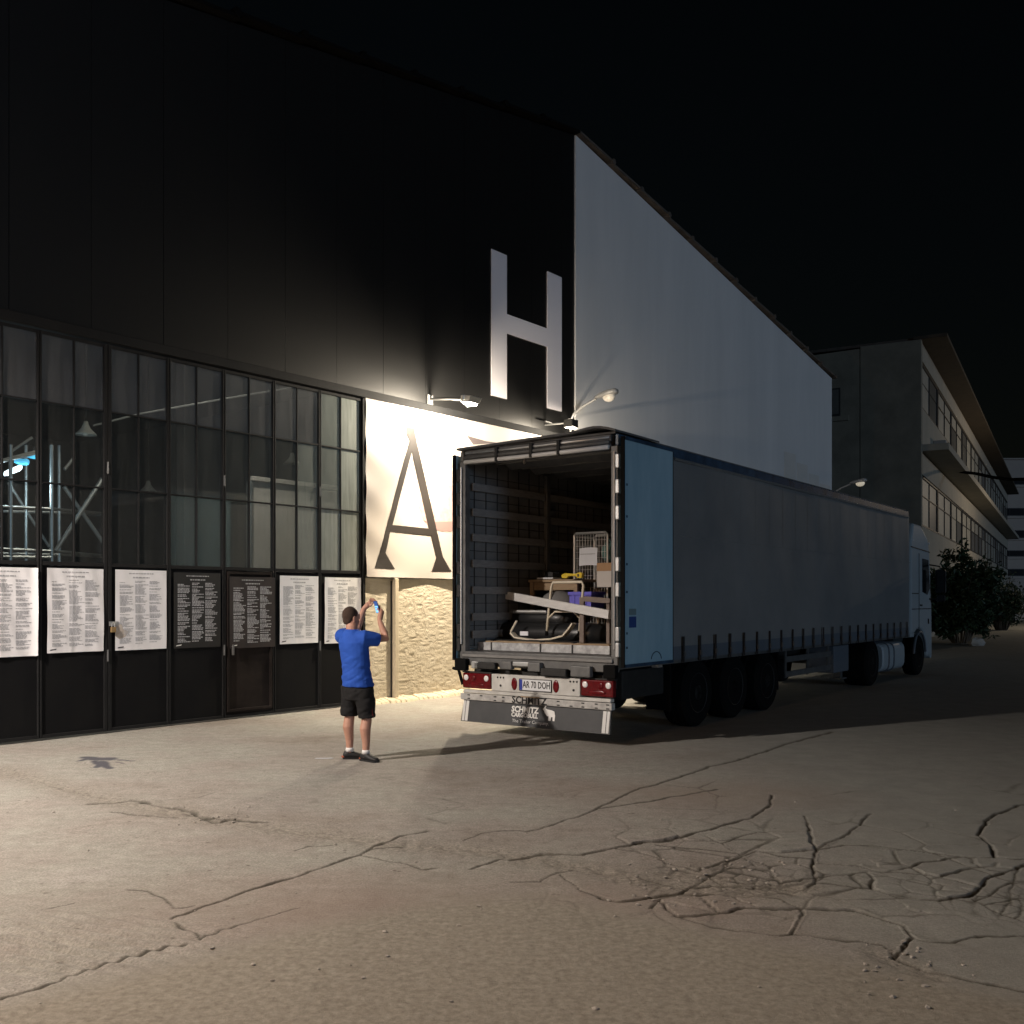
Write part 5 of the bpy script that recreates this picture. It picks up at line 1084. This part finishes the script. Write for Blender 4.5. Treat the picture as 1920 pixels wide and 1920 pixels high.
# shorts
b = MB()
b.rings([ringo((-.01, 0, .70), .165, .135, 24), ringo((-.01, 0, .80), .188, .152, 24), ringo((-.01, 0, .90), .180, .145, 24)])
for h_, k_, s in ((hipL, knL, -1), (hipR, knR, 1)):
    k2 = k_+Vector((0, 0, .005)); b.tube([h_+Vector((0, 0, -.06)), h_.lerp(k_, .5), k2], [.122, .116, .100], 20)
so = melt(b, 'shorts', M['shorts'], .008, 4); crease(so, .012, .7)
st_ = MB(); a_, c_ = hipR+rgt*.112, knR+rgt*.098; st_.bar(a_-Vector((0, 0, .1)), c_+Vector((0, 0, .02)), .012, .012); st_.build('side_stripe', mat('dark_red_trim', (.10, .008, .012), .8), so)
# socks and shoes
for a_, dr, s in ((anL, Vector((.90, .10, 0)), -1), (anR, Vector((.72, -.52, 0)), 1)):
    dr = dr.normalized(); sd = Vector((dr.y, -dr.x, 0)); g = Vector((a_.x, a_.y, 0))
    MB().tube([a_+Vector((0, 0, .005)), a_+Vector((0, 0, .050))], [.048, .043], 14).build('sock', M['sock'], man, smooth=True)
    def sr(t, wv, z0, z1): c = g+dr*t; return [c+sd*wv*math.cos(2*math.pi*j/14)+Vector((0, 0, (z0+z1)/2+(z1-z0)/2*math.sin(2*math.pi*j/14))) for j in range(14)]
    shoe = MB().rings([sr(-.075, .022, .012, .065), sr(-.060, .036, .008, .095), sr(-.01, .040, .008, .112), sr(.05, .042, .008, .092), sr(.11, .047, .008, .070), sr(.165, .043, .008, .055), sr(.195, .022, .012, .038)]).build('shoe', M['shoe'], man, smooth=True)
    so_ = MB(); pl_ = [g+dr*t+sd*w_ for t, w_ in ((-.082, .0), (-.07, .034), (0, .040), (.06, .044), (.12, .05), (.17, .045), (.203, .0), (.17, -.045), (.12, -.05), (.06, -.044), (0, -.04), (-.07, -.034))]
    so_.prism_xy([(v.x, v.y) for v in pl_], .0, .022); so_.build('sole', M['shoe'], shoe)
    MB().tube([g-dr*.062-sd*.030+Vector((0, 0, .03)), g-dr*.083+Vector((0, 0, .03)), g-dr*.062+sd*.030+Vector((0, 0, .03))], .014, 6).build('heel_tab', M['sole'], shoe)
ph = thing('phone', 'smartphone with a glowing blue screen held up by the man', 'phone', (px_+ph_c.x, py_+ph_c.y, pz+ph_c.z))
PM = Matrix((pr_, pu, pn)).transposed().to_4x4()
def pbox(x0, x1, y0, y1, z0, z1, name, m, par=ph, bev=0): return MB().box(x0, x1, y0, y1, z0, z1, PM).build(name, m, par, bevel=bev)
pbox(-.036, .036, -.076, .076, -.0045, .0045, 'case', M['phonebody'], bev=.003)
scn = pbox(-.032, .032, -.072, .072, .0047, .0055, 'screen', mat('screen_glow', (.01, .02, .05), .2, emit=(.045, .11, .34), estr=1.0))
for y0, y1 in ((-.066, -.036), (-.030, -.008), (-.002, .016)): pbox(-.028, .028, y0, y1, .0057, .0060, 'screen_picture', mat('screen_bright', (.05, .1, .2), .2, emit=(.22, .56, 1.0), estr=1.6), scn)

# ------------------------------------------------------------------ the grey building along the street, the far block, cable, bush
BC = Vector((19.12, 46, 0)); BA = math.atan2(.8717, .49); BO = Vector((.8717, -.49, 0))
bl = thing('street_building', 'long dark concrete building with a deep eave, balcony slab and rows of dusty windows', 'building', BC, BA)
BL = 77.; bz = lambda y: CAMH+(HY-y)*46/F
FL_ = 15.5
def gb(m, name, mt, bev=0, par=None): return m.build(name, M[mt], par or bl, bevel=bev)
zt = bz(640)
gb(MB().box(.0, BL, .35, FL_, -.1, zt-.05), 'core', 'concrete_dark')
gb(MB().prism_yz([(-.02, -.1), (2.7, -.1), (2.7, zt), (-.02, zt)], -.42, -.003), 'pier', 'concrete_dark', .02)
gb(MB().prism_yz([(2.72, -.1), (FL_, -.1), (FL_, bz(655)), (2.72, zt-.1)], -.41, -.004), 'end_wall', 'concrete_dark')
gb(MB().box(-.45, BL, -1.12, .35, zt, zt+.16), 'eave', 'rust', .02)
gb(MB().box(-.32, BL, .36, FL_, zt-.02, zt+.12), 'roof', 'roof')
gb(MB().box(0, BL, -1.15, .345, bz(846)-.0, bz(838)+.12), 'balcony_slab', 'concrete', .02)
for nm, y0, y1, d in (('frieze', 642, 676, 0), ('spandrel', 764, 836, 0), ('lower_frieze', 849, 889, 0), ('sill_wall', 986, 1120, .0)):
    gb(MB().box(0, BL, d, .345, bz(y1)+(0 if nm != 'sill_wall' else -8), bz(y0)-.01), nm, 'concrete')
gb(MB().box(4.3, 4.9, -.6, -.01, bz(838)+.13, bz(838)+.9), 'air_conditioner', 'farwall', .03)
NB = 11
for row, (y0, y1, m_) in enumerate(((677, 763, 'winpane'), (890, 985, 'winpane'))):
    for k in range(NB):
        x0, x1 = k*7+.05, k*7+6.9; z1, z0 = bz(y0), bz(y1)
        f = MB(); 
        for a_, b_ in ((x0, x0+.12), (x1-.12, x1), ): f.box(a_, b_, .04, .2, z0, z1)
        f.box(x0+.12, x1-.12, .04, .2, z0, z0+.08); f.box(x0+.12, x1-.12, .04, .2, z1-.08, z1)
        nm_ = 2
        for j in range(1, nm_): x = x0+(x1-x0)*j/nm_; f.box(x-.03, x+.03, .06, .18, z0+.08, z1-.08)
        f.box(x0+.12, x1-.12, .07, .17, z0+(z1-z0)*.62-.025, z0+(z1-z0)*.62+.025) if (k+row) % 3 else None
        fr_ = gb(f, 'window', 'winframe')
        for j in range(nm_):
            xa_ = max(x0+.12, x0+(x1-x0)*j/nm_+.03); xb_ = min(x1-.12, x0+(x1-x0)*(j+1)/nm_-.03)
            for za_, zb_ in ((z0+.08, z0+(z1-z0)*.62-.025), (z0+(z1-z0)*.62+.025, z1-.08)):
                gb(MB().box(xa_, xb_, .11+.01*random.random(), .13, za_, zb_), 'pane', 'winpane' if random.random() > .3 else 'winpanedark', 0, fr_)
# the end wall's own window band
ew = MB(); zb_, zc_ = bz(765), bz(718); ef = gb(MB().box(-.44, -.415, 3.6, 9.6, zb_-.1, zc_+.08), 'window', 'winframe')
for j in range(5): gb(MB().box(-.455, -.445, 3.68+j*1.18, 4.80+j*1.18, zb_, zc_), 'pane', 'winpanedark', 0, ef)
gb(MB().box(-.50, -.415, 3.2, FL_, zb_-.35, zb_-.12), 'ledge', 'concrete_dark', .01)

fb = thing('far_block', 'pale multi storey block with dark window bands at the far right end of the street', 'building', (58, 121, 0), 0)
fz = lambda y: CAMH+(HY-y)*120/F
MB().box(0, 70, 0, 20, -.1, fz(860)).build('wall', M['farwall'], fb); MB().box(-.2, 70.2, -.3, 20.2, fz(860), fz(857)).build('parapet', M['farwall'], fb, bevel=.05)
for y0, y1 in ((895, 907), (951, 966), (993, 1008), (1031, 1043), (1066, 1080)):
    for k in range(9): 
        f = MB().box(1.2+k*7.6, 8.2+k*7.6, -.06, -.005, fz(y1), fz(y0)).build('window', M['winframe'], fb)
        for j in range(4): MB().box(1.3+k*7.6+j*1.72, 2.95+k*7.6+j*1.72, -.10, -.065, fz(y1)+.08, fz(y0)-.08).build('pane', M['farwin'], f)
    MB().box(0, 70, -.25, -.005, fz(y1)-.3, fz(y1)-.05).build('sill_band', M['farwall'], fb)
lw = thing('low_wall', 'low pale wall far down the street behind the bush', 'wall', (44, 92, 0), 0)
MB().box(-2, 40, 0, .4, -.1, 1.05).build('wall', M['farwall'], lw, bevel=.03); MB().box(-2, 40, -.06, .46, 1.055, 1.2).build('coping', M['cloth'], lw, bevel=.02)
cbl = thing('overhead_cable', 'black overhead cable sagging from the balcony slab to the right', 'cable', BC, 0)
def pt(px, py, Y): return Vector(((px-CX)/F*Y, Y, CAMH+(HY-py)/F*Y))-BC
MB().tube([pt(1796, 884, 54), pt(1830, 888, 52), pt(1862, 895, 50), pt(1895, 899, 48), pt(1960, 897, 46)], .085, 6).build('cable', M['rubber'], cbl)
# bush: clustered stems with long narrow leaves
bx, by = gp(1800, 1207)
def bush(name, label, cx_, cy_, rad, ht, n, seed):
    r_ = random.Random(seed); bu = thing(name, label, 'bush', (cx_, cy_, 0), 0)
    stm = MB(); lf = MB(); tips = []
    for k in range(46):
        a = r_.uniform(0, 6.283); e = r_.uniform(.15, 1.)**.6; p = Vector((.3*math.cos(a), .3*math.sin(a), 0)); pts = [p]
        top = Vector((rad*e*math.cos(a)*r_.uniform(.7, 1.1), rad*e*math.sin(a)*r_.uniform(.7, 1.1), ht*r_.uniform(.50, 1.02)*(1.08-.42*e*e)))
        for q in range(1, 5): t_ = q/4; pts.append(p.lerp(top, t_)+Vector((r_.uniform(-.1, .1), r_.uniform(-.1, .1), .25*math.sin(t_*3.1))))
        stm.tube(pts, [.035, .03, .022, .015, .008], 5); tips.append(pts)
        for q in range(5):
            b0 = pts[r_.choice((1, 2, 2, 3, 3))]; d = Vector((r_.gauss(0, 1), r_.gauss(0, 1), r_.gauss(.1, .7))).normalized()*r_.uniform(.4, .95)
            if (b0+d).z < .25: d.z = abs(d.z)
            tips.append([b0, b0+d*.5, b0+d])
    stm.build('stems', M['bark'], bu)
    per = n//len(tips)
    for pts in tips:
        for q in range(per):
            t_ = r_.uniform(.25, 1.)*(len(pts)-1); i = min(int(t_), len(pts)-2); p = pts[i].lerp(pts[i+1], t_-i)+Vector((r_.gauss(0, .10), r_.gauss(0, .10), r_.gauss(0, .08)))
            d = Vector((r_.gauss(0, 1), r_.gauss(0, 1), r_.gauss(.25, .8))).normalized(); s_ = d.cross(Vector((r_.gauss(0, 1), r_.gauss(0, 1), r_.gauss(0, 1)))).normalized()
            l = r_.uniform(.18, .32); w_ = l*.17
            lf.add([p, p+d*l*.5+s_*w_, p+d*l-Vector((0, 0, .02)), p+d*l*.5-s_*w_], [(0, 1, 2, 3)])
    o = lf.build('foliage', M['leaf'], bu, recalc=False); o['kind'] = 'stuff'; return bu
bush('oleander_bush', 'large dark bushy oleander standing beyond the lorry cab', bx+.3, by+.6, 2.45, 4.35, 27000, 3)
bush('small_bush', 'smaller dark bush behind the large one at the right edge', 30.0, 60.5, 1.5, 3.6, 5000, 5)
x_, y_ = gp(1810, 1208); rk = thing('pale_rock', 'pale angular rock lying on the ground at the foot of the bush', 'rock', (x_-.1, y_-1.2, -.02), .4)
r_ = random.Random(4); m = MB(); m.ell((0, 0, .14), (.40, .28, .20), 9); m.v = [tuple(c*(1+r_.uniform(-.18, .18)) for c in v) for v in m.v]; m.build('rock', M['stone'], rk)
# litter: a pale splinter near the man and a few loose chips of concrete
x_, y_ = gp(607, 1423); li = thing('litter_strip', 'thin white strip of litter on the ground left of the man', 'litter', (x_, y_, ground_z(x_, y_)+.004), .15)
MB().prism_xy([(-.10, -.006), (.10, -.012), (.11, .008), (-.08, .010)], 0, .006).build('strip', M['sheet'], li)
r_ = random.Random(9); rb_ = MB()
spots = [(r_.uniform(1180, 1500), r_.uniform(1610, 1700)) for _ in range(70)]+[(r_.uniform(330, 480), r_.uniform(1512, 1548)) for _ in range(28)]+[(r_.uniform(60, 1850), r_.uniform(1480, 1900)) for _ in range(45)]+[(r_.uniform(1620, 1760), r_.uniform(1760, 1850)) for _ in range(20)]
for k, (a_, c_) in enumerate(spots):
    x_, y_ = gp(a_, c_); sc_ = r_.uniform(.25, .9); m = MB(); m.ell((0, 0, .004), (.022*sc_, .016*sc_, .008*sc_), 7); rz_ = Matrix.Rotation(r_.uniform(0, 6), 4, 'Z')
    m.v = [tuple(c*(1+r_.uniform(-.3, .3)) for c in v) for v in m.v]; rb_.add([rz_ @ Vector(v)+Vector((x_, y_, ground_z(x_, y_))) for v in m.v], m.f)
ru = rb_.build('rubble', mat('concrete_rubble', (.30, .275, .24), .9, col2=(.40, .37, .33), vs=30), ground); ru['kind'] = 'stuff'
